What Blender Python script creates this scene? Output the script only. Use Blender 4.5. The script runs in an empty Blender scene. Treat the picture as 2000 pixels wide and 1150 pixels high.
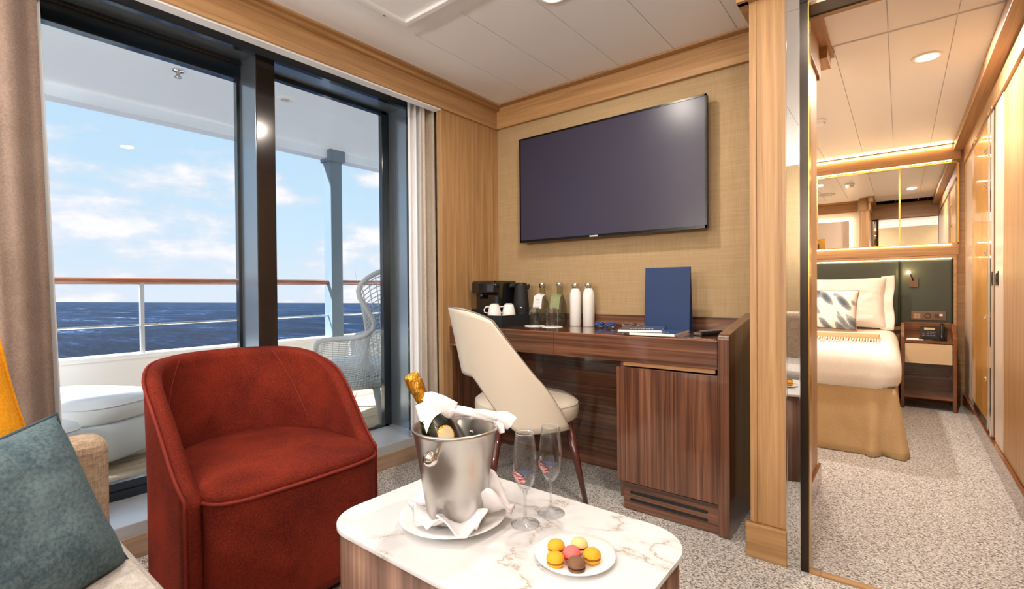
import bpy, bmesh, math, random
from mathutils import Vector, Matrix, noise
random.seed(7)
PI = math.pi
sc = bpy.context.scene
COL = sc.collection

# ---------------------------------------------------------------- camera
cd = bpy.data.cameras.new('camera'); cam = bpy.data.objects.new('camera', cd); COL.objects.link(cam)
YAW, PITCH, ROLL, FPX = 0.669725703, -0.010281084, -0.0082401498, 956.767732
f_ = Vector((-math.sin(YAW)*math.cos(PITCH), math.cos(YAW)*math.cos(PITCH), math.sin(PITCH)))
r0 = Vector((math.cos(YAW), math.sin(YAW), 0)); u0 = r0.cross(f_)
r_ = math.cos(ROLL)*r0 + math.sin(ROLL)*u0; u_ = -math.sin(ROLL)*r0 + math.cos(ROLL)*u0
cam.matrix_world = Matrix((( r_.x, u_.x, -f_.x, 0), (r_.y, u_.y, -f_.y, 0), (r_.z, u_.z, -f_.z, 1.0), (0, 0, 0, 1)))
cd.sensor_width = 36; cd.lens = FPX/2000*36; cd.clip_start = .05; cd.clip_end = 60000
sc.camera = cam
sc.view_settings.view_transform = 'Standard'; sc.view_settings.look = 'None'
sc.view_settings.gamma = 1; sc.view_settings.exposure = 0.0
sc.cycles.max_bounces = 10; sc.cycles.transmission_bounces = 12; sc.cycles.transparent_max_bounces = 12
sc.cycles.caustics_reflective = False; sc.cycles.caustics_refractive = False
sc.cycles.sample_clamp_indirect = 6; sc.cycles.use_denoising = True

def lin(c):
    if isinstance(c, str):
        c = [int(c[i:i+2], 16)/255 for i in (0, 2, 4)]
    else:
        c = [v/255 for v in c]
    return tuple((v/12.92 if v <= .04045 else ((v+.055)/1.055)**2.4) for v in c)+(1,)

# ---------------------------------------------------------------- sky
w = bpy.data.worlds.new('sky'); sc.world = w; w.use_nodes = True
nt = w.node_tree; N = nt.nodes; Lk = nt.links; N.clear()
def nn(nt, t, **k):
    n = nt.nodes.new(t)
    for a, b in k.items():
        if a in n.inputs and not hasattr(n, a): n.inputs[a].default_value = b
        else: setattr(n, a, b)
    return n
def ramp(nt, stops, interp='LINEAR'):
    r = nt.nodes.new('ShaderNodeValToRGB'); cr = r.color_ramp; cr.interpolation = interp
    while len(cr.elements) < len(stops): cr.elements.new(.5)
    for e, (p, c) in zip(cr.elements, stops):
        e.position = p; e.color = c if len(c) == 4 else tuple(c)+(1,)
    return r
def g(v): return (v, v, v, 1)
tc = nn(nt, 'ShaderNodeTexCoord'); sx = nn(nt, 'ShaderNodeSeparateXYZ'); Lk.new(tc.outputs['Generated'], sx.inputs[0])
rs = ramp(nt, [(0, lin((216, 228, 240))), (.10, lin((200, 225, 242))), (.22, lin((190, 219, 239))), (.45, lin((178, 212, 239))), (1, lin((140, 188, 235)))])
Lk.new(sx.outputs['Z'], rs.inputs[0])
mp = nn(nt, 'ShaderNodeMapping'); mp.inputs['Scale'].default_value = (1, 1, 2.3); mp.inputs['Location'].default_value = (3.1, .7, .35)
Lk.new(tc.outputs['Generated'], mp.inputs['Vector'])
n1 = nn(nt, 'ShaderNodeTexNoise'); n1.inputs['Scale'].default_value = 4.6; n1.inputs['Detail'].default_value = 9; n1.inputs['Roughness'].default_value = .58
Lk.new(mp.outputs[0], n1.inputs['Vector'])
bias = ramp(nt, [(0, g(.15)), (.13, g(.15)), (.22, g(.07)), (.34, g(0)), (1, g(0))]); Lk.new(sx.outputs['Z'], bias.inputs[0])
ad = nn(nt, 'ShaderNodeMath', operation='ADD'); Lk.new(n1.outputs['Fac'], ad.inputs[0]); Lk.new(bias.outputs[0], ad.inputs[1])
cm = ramp(nt, [(.585, g(0)), (.70, g(.9))]); Lk.new(ad.outputs[0], cm.inputs[0])
cc = ramp(nt, [(.62, lin((222, 224, 234))), (.74, lin((250, 246, 246)))]); Lk.new(ad.outputs[0], cc.inputs[0])
mx = nn(nt, 'ShaderNodeMix', data_type='RGBA'); Lk.new(cm.outputs[0], mx.inputs[0]); Lk.new(rs.outputs[0], mx.inputs[6]); Lk.new(cc.outputs[0], mx.inputs[7])
bg = nn(nt, 'ShaderNodeBackground'); bg.inputs['Strength'].default_value = 1.15; Lk.new(mx.outputs[2], bg.inputs[0])
wo = nn(nt, 'ShaderNodeOutputWorld'); Lk.new(bg.outputs[0], wo.inputs[0])

# ---------------------------------------------------------------- lights
def light(name, kind, loc, power, color, size=.1, direction=(0, 0, -1), spot=None, blend=.6, spread=None):
    ld = bpy.data.lights.new(name, kind); ld.energy = power; ld.color = color[:3]
    if kind == 'AREA':
        ld.shape = 'DISK'; ld.size = size
        if spread: ld.spread = spread
    elif kind == 'SPOT':
        ld.shadow_soft_size = size; ld.spot_size = spot; ld.spot_blend = blend
    elif kind == 'SUN': ld.angle = size
    else: ld.shadow_soft_size = size
    o = bpy.data.objects.new(name, ld); o.location = loc
    o.rotation_euler = Vector(direction).to_track_quat('-Z', 'Y').to_euler(); COL.objects.link(o); return o
WARM = (1, .90, .80); SOFTWARM = (1, .90, .80)
light('sun', 'SUN', (0, 0, 10), 18, (1, .98, .96), math.radians(4), direction=(.45, .62, -.85))
CEIL = 2.2
LIV_LIGHTS = [(-1.10, 1.67, 15), (-1.5, .25, 9), (-.25, 1.2, 9), (-.45, -.35, 9)]  # first is the downlight before the television; the other three are added fill
for x, y, p in LIV_LIGHTS:
    light('downlight_and_fill_lamp', 'AREA', (x, y, CEIL-.012), p, SOFTWARM, .085, spread=PI)
for x, y, p in [(.112, 3.356, 28), (-.75, 4.3, 26)]:  # second lamp, over the bed, is added fill without a fixture
    light('downlight_and_fill_lamp', 'AREA', (x, y, CEIL-.012), p, WARM, .085, spread=PI)

FILL_SCONCES = [(-1.75, -1.42), (-.45, -1.42), (.85, -1.42)]  # one lamp known from a television reflection; row of three added for ceiling uplight
for x, y in FILL_SCONCES:
    light('fill_sconce_lamp', 'POINT', (x, y, 1.62), 84, (1, .95, .91), .07)
# ---------------------------------------------------------------- materials
MATS = {}
def pmat(name, color=(200, 200, 200), rough=.5, metal=0, spec=.5, coat=0, coat_rough=.05, sheen=0, trans=0, ior=1.45, emit=None, estr=0):
    if name in MATS: return MATS[name]
    m = bpy.data.materials.new(name); m.use_nodes = True
    b = m.node_tree.nodes['Principled BSDF']; I = b.inputs
    I['Base Color'].default_value = lin(color); I['Roughness'].default_value = rough; I['Metallic'].default_value = metal
    I['Specular IOR Level'].default_value = spec; I['Coat Weight'].default_value = coat; I['Coat Roughness'].default_value = coat_rough
    I['Sheen Weight'].default_value = sheen; I['Transmission Weight'].default_value = trans; I['IOR'].default_value = ior
    if sheen: I['Sheen Roughness'].default_value = .4; I['Sheen Tint'].default_value = lin(color)
    if emit: I['Emission Color'].default_value = lin(emit); I['Emission Strength'].default_value = estr
    MATS[name] = m; return m
def coords(m, scale=(1, 1, 1), rot=(0, 0, 0)):
    t = m.node_tree; c = nn(t, 'ShaderNodeTexCoord'); p = nn(t, 'ShaderNodeMapping')
    p.inputs['Scale'].default_value = scale; p.inputs['Rotation'].default_value = rot
    t.links.new(c.outputs['Object'], p.inputs['Vector']); return p.outputs[0]
def bump(m, height, strength=.3, dist=.002):
    t = m.node_tree; b = nn(t, 'ShaderNodeBump'); b.inputs['Strength'].default_value = strength; b.inputs['Distance'].default_value = dist
    t.links.new(height, b.inputs['Height']); t.links.new(b.outputs[0], t.nodes['Principled BSDF'].inputs['Normal'])
def noise_n(m, vec, scale, detail=4, rough=.5, dist=0):
    n = nn(m.node_tree, 'ShaderNodeTexNoise'); n.inputs['Scale'].default_value = scale; n.inputs['Detail'].default_value = detail
    n.inputs['Roughness'].default_value = rough; n.inputs['Distortion'].default_value = dist
    m.node_tree.links.new(vec, n.inputs['Vector']); return n.outputs['Fac']
def colour(m, fac, stops):
    r = ramp(m.node_tree, stops); m.node_tree.links.new(fac, r.inputs[0]); m.node_tree.links.new(r.outputs[0], m.node_tree.nodes['Principled BSDF'].inputs['Base Color']); return r
def wood(name, axis, stops, rough=.45, coat=0, across=58, along=1.6, bstr=.06):
    if name in MATS: return MATS[name]
    m = pmat(name, rough=rough, coat=coat)
    s = [across]*3; s['XYZ'.index(axis)] = along
    v = coords(m, s)
    a = noise_n(m, v, 1.0, 7, .62, .6)
    s2 = [across*.22]*3; s2['XYZ'.index(axis)] = along*.5
    b_ = noise_n(m, coords(m, s2), 1.0, 3, .5, 1.5)
    mm = nn(m.node_tree, 'ShaderNodeMath', operation='MULTIPLY_ADD'); m.node_tree.links.new(a, mm.inputs[0]); mm.inputs[1].default_value = .72
    m2 = nn(m.node_tree, 'ShaderNodeMath', operation='MULTIPLY'); m.node_tree.links.new(b_, m2.inputs[0]); m2.inputs[1].default_value = .28
    m.node_tree.links.new(m2.outputs[0], mm.inputs[2])
    colour(m, mm.outputs[0], stops)
    bump(m, a, bstr, .001)
    return m
OAK = [(.33, lin((144, 107, 70))), (.5, lin((170, 131, 88))), (.66, lin((188, 151, 106)))]
WAL = [(.34, lin((50, 29, 20))), (.46, lin((82, 50, 35))), (.54, lin((108, 70, 50))), (.68, lin((134, 94, 70)))]
def oak(ax): return wood('oak_'+ax, ax, OAK, .42)
def walnut(ax): return wood('walnut_'+ax, ax, WAL, .3, coat=1, across=62, along=1.0, bstr=.02)
WALM = [(.36, lin((74, 52, 44))), (.5, lin((112, 84, 70))), (.66, lin((146, 114, 96)))]
def walnut_matte(ax): return wood('walnut_matte_'+ax, ax, WALM, .45, across=34, along=1.0)
RED = [(.36, lin((84, 44, 22))), (.5, lin((120, 70, 38))), (.66, lin((150, 96, 58)))]
def redwood(ax): return wood('reddish_wood_'+ax, ax, RED, .25, coat=.8, across=30, along=1.2)

def fabric(name, c1, c2, scale=400, rough=.9, sheen=.15, big=6, bstr=.3, bdist=.0015):
    if name in MATS: return MATS[name]
    m = pmat(name, c1, rough, sheen=sheen, spec=.2)
    a = noise_n(m, coords(m), scale, 2, .6); b_ = noise_n(m, coords(m), big, 3, .6, .4)
    mm = nn(m.node_tree, 'ShaderNodeMath', operation='ADD'); m.node_tree.links.new(a, mm.inputs[0]); m.node_tree.links.new(b_, mm.inputs[1])
    m2 = nn(m.node_tree, 'ShaderNodeMath', operation='MULTIPLY'); m.node_tree.links.new(mm.outputs[0], m2.inputs[0]); m2.inputs[1].default_value = .5
    colour(m, m2.outputs[0], [(.38, lin(c1)), (.62, lin(c2))]); bump(m, a, bstr, bdist); return m
def linen(name, c1, c2, sc_=260):
    if name in MATS: return MATS[name]
    m = pmat(name, c1, .9, spec=.2, sheen=.1)
    a = noise_n(m, coords(m, (sc_*.12, sc_*.12, sc_)), 1, 3, .6); b_ = noise_n(m, coords(m, (sc_, sc_, sc_*.12)), 1, 3, .6)
    mm = nn(m.node_tree, 'ShaderNodeMath', operation='ADD'); m.node_tree.links.new(a, mm.inputs[0]); m.node_tree.links.new(b_, mm.inputs[1])
    m2 = nn(m.node_tree, 'ShaderNodeMath', operation='MULTIPLY'); m.node_tree.links.new(mm.outputs[0], m2.inputs[0]); m2.inputs[1].default_value = .5
    colour(m, m2.outputs[0], [(.4, lin(c1)), (.6, lin(c2))]); bump(m, m2.outputs[0], .35, .001); return m

def carpet_mat():
    m = pmat('carpet', rough=.95, spec=.1)
    v = coords(m, (1, 1.5, 1)); t = m.node_tree
    vo = nn(t, 'ShaderNodeTexVoronoi'); vo.inputs['Scale'].default_value = 150; vo.inputs['Randomness'].default_value = 1; t.links.new(v, vo.inputs['Vector'])
    a = noise_n(m, v, 105, 4, .7, .8)
    mm = nn(t, 'ShaderNodeMath', operation='MULTIPLY_ADD'); t.links.new(vo.outputs['Distance'], mm.inputs[0]); mm.inputs[1].default_value = -.42; t.links.new(a, mm.inputs[2])
    colour(m, mm.outputs[0], [(.14, lin((122, 113, 105))), (.25, lin((186, 179, 172))), (.36, lin((224, 220, 215))), (.55, lin((244, 242, 239)))])
    bump(m, mm.outputs[0], .7, .006); return m
def marble_mat():
    m = pmat('white_marble', rough=.2, spec=.5); t = m.node_tree
    v = coords(m, (1.0, 1.7, 1), (0, 0, .6))
    nv = nn(t, 'ShaderNodeTexNoise'); nv.inputs['Scale'].default_value = 2.6; nv.inputs['Detail'].default_value = 7; nv.inputs['Roughness'].default_value = .6; t.links.new(v, nv.inputs['Vector'])
    mxv = nn(t, 'ShaderNodeMix', data_type='RGBA', blend_type='LINEAR_LIGHT'); mxv.inputs[0].default_value = .38; t.links.new(v, mxv.inputs[6]); t.links.new(nv.outputs['Color'], mxv.inputs[7])
    vo = nn(t, 'ShaderNodeTexVoronoi', feature='DISTANCE_TO_EDGE'); vo.inputs['Scale'].default_value = 2.3; t.links.new(mxv.outputs[2], vo.inputs['Vector'])
    n2 = noise_n(m, coords(m), 3.1, 4, .6)
    k = nn(t, 'ShaderNodeMath', operation='MULTIPLY_ADD', use_clamp=True); t.links.new(n2, k.inputs[0]); k.inputs[1].default_value = .9; k.inputs[2].default_value = -.41
    k2 = nn(t, 'ShaderNodeMath', operation='ADD', use_clamp=True); t.links.new(vo.outputs['Distance'], k2.inputs[0]); t.links.new(k.outputs[0], k2.inputs[1])
    colour(m, k2.outputs[0], [(0, lin((164, 150, 136))), (.006, lin((188, 181, 174))), (.018, lin((207, 204, 203))), (.08, lin((218, 218, 219)))])
    return m
def grass_cloth():
    m = pmat('woven_wallcovering', rough=.8, spec=.25); t = m.node_tree
    a = noise_n(m, coords(m, (5, 5, 260)), 1, 4, .6); b_ = noise_n(m, coords(m, (240, 240, 7)), 1, 4, .6)
    mm = nn(t, 'ShaderNodeMath', operation='ADD'); t.links.new(a, mm.inputs[0]); t.links.new(b_, mm.inputs[1])
    m2 = nn(t, 'ShaderNodeMath', operation='MULTIPLY'); t.links.new(mm.outputs[0], m2.inputs[0]); m2.inputs[1].default_value = .5
    colour(m, m2.outputs[0], [(.34, lin((156, 131, 96))), (.66, lin((178, 154, 118)))]); bump(m, m2.outputs[0], .12, .0006); return m
def glass_thin(name, tint=(.98, .99, 1, 1), base=.010, edge=.5, power=3.0):
    m = bpy.data.materials.new(name); m.use_nodes = True; t = m.node_tree; t.nodes.clear()
    tr = nn(t, 'ShaderNodeBsdfTransparent'); tr.inputs[0].default_value = tint
    gl = nn(t, 'ShaderNodeBsdfGlossy'); gl.inputs['Roughness'].default_value = .0
    fr = nn(t, 'ShaderNodeLayerWeight'); fr.inputs['Blend'].default_value = .5
    pw = nn(t, 'ShaderNodeMath', operation='POWER'); t.links.new(fr.outputs['Facing'], pw.inputs[0]); pw.inputs[1].default_value = power
    ma = nn(t, 'ShaderNodeMath', operation='MULTIPLY_ADD'); t.links.new(pw.outputs[0], ma.inputs[0]); ma.inputs[1].default_value = edge; ma.inputs[2].default_value = base
    mix = nn(t, 'ShaderNodeMixShader'); o = nn(t, 'ShaderNodeOutputMaterial')
    t.links.new(ma.outputs[0], mix.inputs[0]); t.links.new(tr.outputs[0], mix.inputs[1]); t.links.new(gl.outputs[0], mix.inputs[2]); t.links.new(mix.outputs[0], o.inputs[0])
    MATS[name] = m; return m

M_carpet = carpet_mat(); M_marble = marble_mat(); M_wallcov = grass_cloth()
M_glass = glass_thin('window_glass')
M_tglass = glass_thin('drinking_glass', (.97, .975, .975, 1), .03, .75, 2.6)
M_ceil = pmat('ceiling_paint', (240, 242, 246), .35, spec=.4)
M_white = pmat('white_paint', (238, 240, 242), .4)
M_black = pmat('black_gloss_frame', (24, 34, 44), .12, spec=.6, coat=.6)
M_bronze = pmat('dark_bronze_frame', (52, 44, 38), .25, metal=.6)
M_blackpl = pmat('black_plastic', (18, 18, 20), .35)
M_blackmat = pmat('black_matte', (26, 26, 28), .7)
M_chrome = pmat('chrome', (225, 222, 218), .08, metal=1)
M_mirror = pmat('mirror_glass', (225, 225, 222), .01, metal=1)
M_gold = pmat('brass_trim', (205, 160, 80), .25, metal=1)
M_goldmirror = pmat('bronze_tinted_mirror', (212, 160, 78), .42, metal=.35, coat=.3)
M_steel = pmat('brushed_steel', (200, 196, 190), .3, metal=1)
M_sill = pmat('sill_metal', (206, 212, 218), .3, metal=.35)
M_porcelain = pmat('white_porcelain', (240, 238, 235), .12, coat=.5)
M_cloth = fabric('white_napkin_cloth', (232, 226, 228), (244, 240, 242), 300, .85, big=10)
M_led = pmat('led_strip', (255, 240, 210), .5, emit=(255, 214, 160), estr=26)
M_lampem = pmat('lamp_glow', (255, 250, 240), .5, emit=(255, 232, 200), estr=22)
M_velvet = fabric('rust_velvet', (78, 21, 12), (122, 40, 23), 220, .85, sheen=.35, big=5, bstr=.15)
M_pipe_red = pmat('rust_piping', (118, 32, 16), .8)
M_orangevel = fabric('mustard_velvet', (196, 128, 18), (232, 160, 34), 220, .85, sheen=.4, big=7, bstr=.15)
M_bluevel = fabric('slate_blue_velvet', (58, 76, 84), (94, 112, 118), 150, .8, sheen=.5, big=9, bstr=.15)
M_sofa = linen('beige_linen', (146, 126, 106), (186, 166, 146), 330)
M_sofaseat = linen('grey_linen', (168, 160, 152), (200, 193, 186), 400)
M_leather = pmat('cream_leather', (214, 203, 186), .38, coat=.15, coat_rough=.3)
M_curt = fabric('curtain_weave', (128, 110, 100), (152, 134, 123), 160, .9, big=3)
M_curt2 = fabric('cream_curtain', (184, 170, 155), (204, 192, 178), 160, .9, big=3)
M_sheer = pmat('sheer_curtain', (238, 240, 244), .9)
M_wicker = pmat('white_wicker', (205, 214, 218), .6)
M_outcush = pmat('outdoor_cushion', (226, 232, 236), .75)
M_teak = wood('teak_deck', 'Y', [(.35, lin((168, 150, 126))), (.65, lin((200, 184, 160)))], .6, across=40)
M_duvet = fabric('white_bedding', (236, 226, 210), (246, 238, 226), 200, .85, big=4, bstr=.1)
M_skirt = fabric('camel_bed_skirt', (190, 158, 114), (206, 176, 132), 200, .85, big=4, bstr=.1)
M_head = pmat('dark_green_leather', (60, 66, 54), .42)
M_navy = pmat('navy_cloth_cover', (22, 50, 92), .6)
M_paper = pmat('white_paper', (238, 238, 238), .6)
M_darkleg = pmat('dark_brown_leg', (78, 34, 28), .3, coat=.5)

# ---------------------------------------------------------------- geometry helpers
class MB:
    def __init__(s): s.v = []; s.f = []; s.sm = []
    def add(s, vs, fs, smooth=False, M=None):
        o = len(s.v)
        for p in vs:
            p = Vector(p); s.v.append(M @ p if M else p)
        for fc in fs: s.f.append([o+i for i in fc]); s.sm.append(smooth)
        return s
    def box(s, x0, y0, z0, x1, y1, z1, M=None):
        x0, x1 = sorted((x0, x1)); y0, y1 = sorted((y0, y1)); z0, z1 = sorted((z0, z1))
        v = [(x, y, z) for z in (z0, z1) for y in (y0, y1) for x in (x0, x1)]
        return s.add(v, [(0, 2, 3, 1), (4, 5, 7, 6), (0, 1, 5, 4), (2, 6, 7, 3), (0, 4, 6, 2), (1, 3, 7, 5)], False, M)
    def grid(s, fn, nu, nv, cu=False, cv=False, smooth=True, M=None):
        U = nu if cu else nu+1; V = nv if cv else nv+1
        vs = [fn(i/nu, j/nv) for j in range(V) for i in range(U)]
        fs = []
        for j in range(nv):
            for i in range(nu):
                a = j*U+i; b = j*U+(i+1) % U; c = ((j+1) % V)*U+(i+1) % U; d = ((j+1) % V)*U+i
                fs.append((a, b, c, d))
        return s.add(vs, fs, smooth, M)
    def lathe(s, prof, seg=32, M=None, smooth=True, capb=False, capt=False):
        s.grid(lambda u, v: (0, 0, 0), 1, 1) if False else None
        n = len(prof); o = []
        vs = [(r*math.cos(2*PI*i/seg), r*math.sin(2*PI*i/seg), z) for r, z in prof for i in range(seg)]
        fs = [(j*seg+i, j*seg+(i+1) % seg, (j+1)*seg+(i+1) % seg, (j+1)*seg+i) for j in range(n-1) for i in range(seg)]
        if capb: fs.append(tuple(reversed(range(seg))))
        if capt: fs.append(tuple((n-1)*seg+i for i in range(seg)))
        return s.add(vs, fs, smooth, M)
    def cyl(s, p0, p1, r0, r1=None, seg=20, smooth=True):
        return s.tube([p0, p1], [r0, r0 if r1 is None else r1], seg, smooth)
    def tube(s, pts, rad, seg=10, smooth=True, closed=False, flat=1.0, caps=True):
        pts = [Vector(p) for p in pts]; n = len(pts)
        if not isinstance(rad, (list, tuple)): rad = [rad]*n
        vs = []; prev = None
        for i, p in enumerate(pts):
            if closed: t = pts[(i+1) % n]-pts[i-1]
            else: t = pts[min(i+1, n-1)]-pts[max(i-1, 0)]
            t.normalize()
            if prev is None:
                a = Vector((0, 0, 1)) if abs(t.z) < .9 else Vector((1, 0, 0))
                x = t.cross(a).normalized()
            else: x = (prev-t*prev.dot(t)).normalized()
            prev = x; y = t.cross(x)
            for k in range(seg):
                an = 2*PI*k/seg; vs.append(p+x*math.cos(an)*rad[i]+y*math.sin(an)*rad[i]*flat)
        R = n if closed else n-1
        fs = [(i*seg+k, i*seg+(k+1) % seg, ((i+1) % n)*seg+(k+1) % seg, ((i+1) % n)*seg+k) for i in range(R) for k in range(seg)]
        if not closed and caps: fs += [tuple(reversed(range(seg))), tuple((n-1)*seg+k for k in range(seg))]
        return s.add(vs, fs, smooth)
    def prism(s, poly, a, b, plane='XY', M=None, smooth=False):
        n = len(poly)
        def P(p, h):
            return {'XY': (p[0], p[1], h), 'XZ': (p[0], h, p[1]), 'YZ': (h, p[0], p[1])}[plane]
        vs = [P(p, a) for p in poly]+[P(p, b) for p in poly]
        fs = [tuple(reversed(range(n))), tuple(range(n, 2*n))]+[(i, (i+1) % n, n+(i+1) % n, n+i) for i in range(n)]
        s.add(vs, fs, False, M)
        if smooth:
            for k in range(len(s.sm)-n, len(s.sm)): s.sm[k] = True
        return s
def rrect(x0, y0, x1, y1, r, n=8):
    out = []
    for cx, cy, a0 in ((x1-r, y1-r, 0), (x0+r, y1-r, 90), (x0+r, y0+r, 180), (x1-r, y0+r, 270)):
        for k in range(n+1):
            a = math.radians(a0+90*k/n); out.append((cx+r*math.cos(a), cy+r*math.sin(a)))
    return out
def tidy(me):
    bm = bmesh.new(); bm.from_mesh(me); bmesh.ops.remove_doubles(bm, verts=bm.verts, dist=1e-6)
    bmesh.ops.recalc_face_normals(bm, faces=bm.faces); bm.to_mesh(me); bm.free()
def build(name, mb, mat, parent=None, off=(0, 0, 0), bevel=0, sub=0, solid=0, bseg=2, wire=0, fix=True):
    me = bpy.data.meshes.new(name); o_ = Vector(off)
    me.from_pydata([tuple(v-o_) for v in mb.v], [], mb.f)
    me.polygons.foreach_set('use_smooth', mb.sm); me.update()
    if fix: tidy(me)
    me.materials.append(mat)
    o = bpy.data.objects.new(name, me); COL.objects.link(o)
    if parent: o.parent = parent
    if solid:
        m = o.modifiers.new('solid', 'SOLIDIFY'); m.thickness = solid; m.offset = 0
    if wire:
        m = o.modifiers.new('wire', 'WIREFRAME'); m.thickness = wire; m.use_replace = True; m.use_boundary = True
    if bevel:
        m = o.modifiers.new('bevel', 'BEVEL'); m.width = bevel; m.segments = bseg; m.limit_method = 'ANGLE'; m.angle_limit = math.radians(50); m.harden_normals = False
    if sub:
        m = o.modifiers.new('sub', 'SUBSURF'); m.levels = sub; m.render_levels = sub
    return o
def tag(o, label, cat, group=None):
    o['label'] = label; o['category'] = cat
    if group: o['group'] = group
    return o
class Thing:
    def __init__(s, name, label, cat, loc=(0, 0, 0), rotz=0, group=None, local=False):
        s.o = bpy.data.objects.new(name, None); s.o.empty_display_size = .05; COL.objects.link(s.o)
        s.o.location = loc; s.o.rotation_euler = (0, 0, rotz); s.off = Vector((0, 0, 0)) if (rotz or local) else Vector(loc)
        tag(s.o, label, cat, group)
    def part(s, name, mb, mat, parent=None, label=None, **k):
        o = build(name, mb, mat, parent or s.o, s.off, **k)
        if label: o['label'] = label
        return o
def solo(name, mb, mat, label, cat, group=None, **k):
    xs = [v.x for v in mb.v]; ys = [v.y for v in mb.v]; zs = [v.z for v in mb.v]
    c = ((min(xs)+max(xs))/2, (min(ys)+max(ys))/2, min(zs))
    o = build(name, mb, mat, None, c, **k); o.location = c
    return tag(o, label, cat, group)
def struct(name, mb, mat, parent=None, **k):
    o = build(name, mb, mat, parent, **k)
    if parent is None: o['kind'] = 'structure'
    return o
def copy_tree(o, parent=None):
    c = o.copy(); COL.objects.link(c); c.parent = parent
    for ch in list(o.children): copy_tree(ch, c)
    return c
def TR(x, y, z, rz=0, rx=0, ry=0):
    return Matrix.Translation((x, y, z)) @ Matrix.Rotation(rz, 4, 'Z') @ Matrix.Rotation(ry, 4, 'Y') @ Matrix.Rotation(rx, 4, 'X')
def smoothstep(a, b, x):
    t = max(0, min(1, (x-a)/(b-a))); return t*t*(3-2*t)

# ================================================================= STRUCTURE
B = lambda *a: MB().box(*a)
TVY = 2.5; XR = .425
struct('floor', B(-2.26, -1.6, -.1, 1.6, 5.75, 0), M_carpet)
# living ceiling (white lacquered panels with seams as geometry)
ceiling = struct('ceiling', B(-2.72, -1.6, 2.201, 1.6, 5.75, 2.26), M_ceil)
pan = MB()
def panels(xs, ys, gap=.0018):
    for i in range(len(xs)-1):
        for j in range(len(ys)-1):
            pan.box(xs[i]+gap, ys[j]+gap, 2.194, xs[i+1]-gap, ys[j+1]-gap, 2.2012)
panels([-2.04, -1.778], [-1.55, 2.44])
panels([-1.778, -1.48, -1.18, -.885, -.587, -.29, 0.0, .3, .6, .9, 1.2, 1.58], [-1.55, 1.517, 2.44])
panels([-.30, -.043, .20, .45], [1.99, 2.905])
panels([-2.05, -1.4, -1.1, -.8, -.55, -.26], [3.0, 5.5]); panels([-.26, -.043, .20, .36], [2.925, 5.5])
struct('ceiling_panels', pan, M_ceil, ceiling)
# walls
struct('wall_back', B(-2.15, TVY, 0, -.435, TVY+.06, 2.2), M_wallcov)
struct('wall_window', B(-2.13, 1.99, 0, -2.09, 2.56, 2.2), oak('Z'))
post = struct('wall_partition', B(-.435, 1.985, 0, -.325, 2.87, 2.2), oak('Z'))
struct('panel_batten', B(-.437, 1.976, .13, -.414, 1.99, 2.2), oak('Z'), post)
struct('front_panel', B(-.413, 1.979, .13, -.316, 1.99, 2.2), oak('Z'), post)
struct('baseboard_partition', B(-.452, 1.962, 0, -.316, 1.985, .125), oak('X'), bevel=.002)
struct('baseboard_corridor', B(-.325, 2.02, 0, -.311, 2.9, .11), redwood('Y'), bevel=.002)
struct('wall_bedroom_side', B(-2.1, 2.56, 0, -.435, 2.62, 2.2), M_white)
struct('wall_bedroom_left', B(-2.12, 2.62, 0, -2.06, 5.6, 2.2), oak('Z'))
struct('wall_headboard', B(-2.1, 5.55, 0, XR+.1, 5.62, 2.2), oak('X'))
struct('wall_front', B(.42, 1.99, 0, 1.6, 2.05, 2.2), oak('Z'))
struct('wall_right', B(1.55, -1.6, 0, 1.62, 2.05, 2.2), M_wallcov)
struct('wall_rear', B(-2.72, -1.62, 0, 1.6, -1.55, 2.2), M_wallcov)
struct('wall_window_end', B(-2.72, -1.6, 0, -2.26, -1.5, 2.2), M_white)
struct('wall_window_corner', B(-2.64, 2.2, 0, -2.13, 2.56, 2.2), M_black)
# corridor closet wall (right)
cw = struct('wall_closet', B(XR+.012, 2.05, 0, XR+.08, 5.62, 2.2), oak('Z'))
M_palepanel = pmat('pale_panel', (226, 208, 190), .3)
struct('tall_panel', B(XR, 2.05, .12, XR+.015, 3.585, 2.0), oak('Z'), cw)
struct('pale_strip', B(XR-.002, 3.6, .12, XR+.015, 3.87, 2.01), M_palepanel, cw)
struct('far_panel', B(XR, 4.92, .12, XR+.015, 5.55, 2.02), M_palepanel, cw)
struct('header_board', B(XR-.012, 2.05, 2.012, XR+.015, 5.5, 2.125), oak('Y'), cw)
struct('baseboard_right', B(XR-.018, 2.05, 0, XR+.012, 5.55, .115), redwood('Y'), bevel=.002)
# crown mouldings
def crown(name, pts, mat):
    return struct(name, pts, mat, bevel=.0015)
def crown_y(x_face, x_strip, y0, y1, zb, sgn):      # runs along Y; strip near ceiling projects
    m = MB(); m.box(x_face, y0, zb, x_face-sgn*.05, y1, 2.2); m.box(x_strip, y0, 2.183, x_face, y1, 2.2)
    m.box(x_face+(x_strip-x_face)*.5, y0, 2.165, x_face, y1, 2.184); return m
crown('trim_1', crown_y(-2.075, -2.025, -1.55, 2.5, 2.05, 1), oak('Y'))
m = MB(); m.box(-2.09, 2.475, 2.052, -.435, 2.5, 2.2); m.box(-2.05, 2.432, 2.184, -.435, 2.48, 2.2)
crown('trim_2', m, oak('X'))
struct('trim_3', B(-2.14, -1.5, 2.043, -2.088, 1.985, 2.05), M_white)
m = MB(); m.box(-.475, 1.945, 2.05, -.30, 1.985, 2.2); m.box(-.475, 1.96, 2.05, -.437, 2.45, 2.2)
crown('trim_4', m, oak('X'))
m = MB(); m.box(XR-.075, 2.05, 2.125, XR+.012, 5.5, 2.2)
crown('trim_5', m, oak('Y'))
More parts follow.
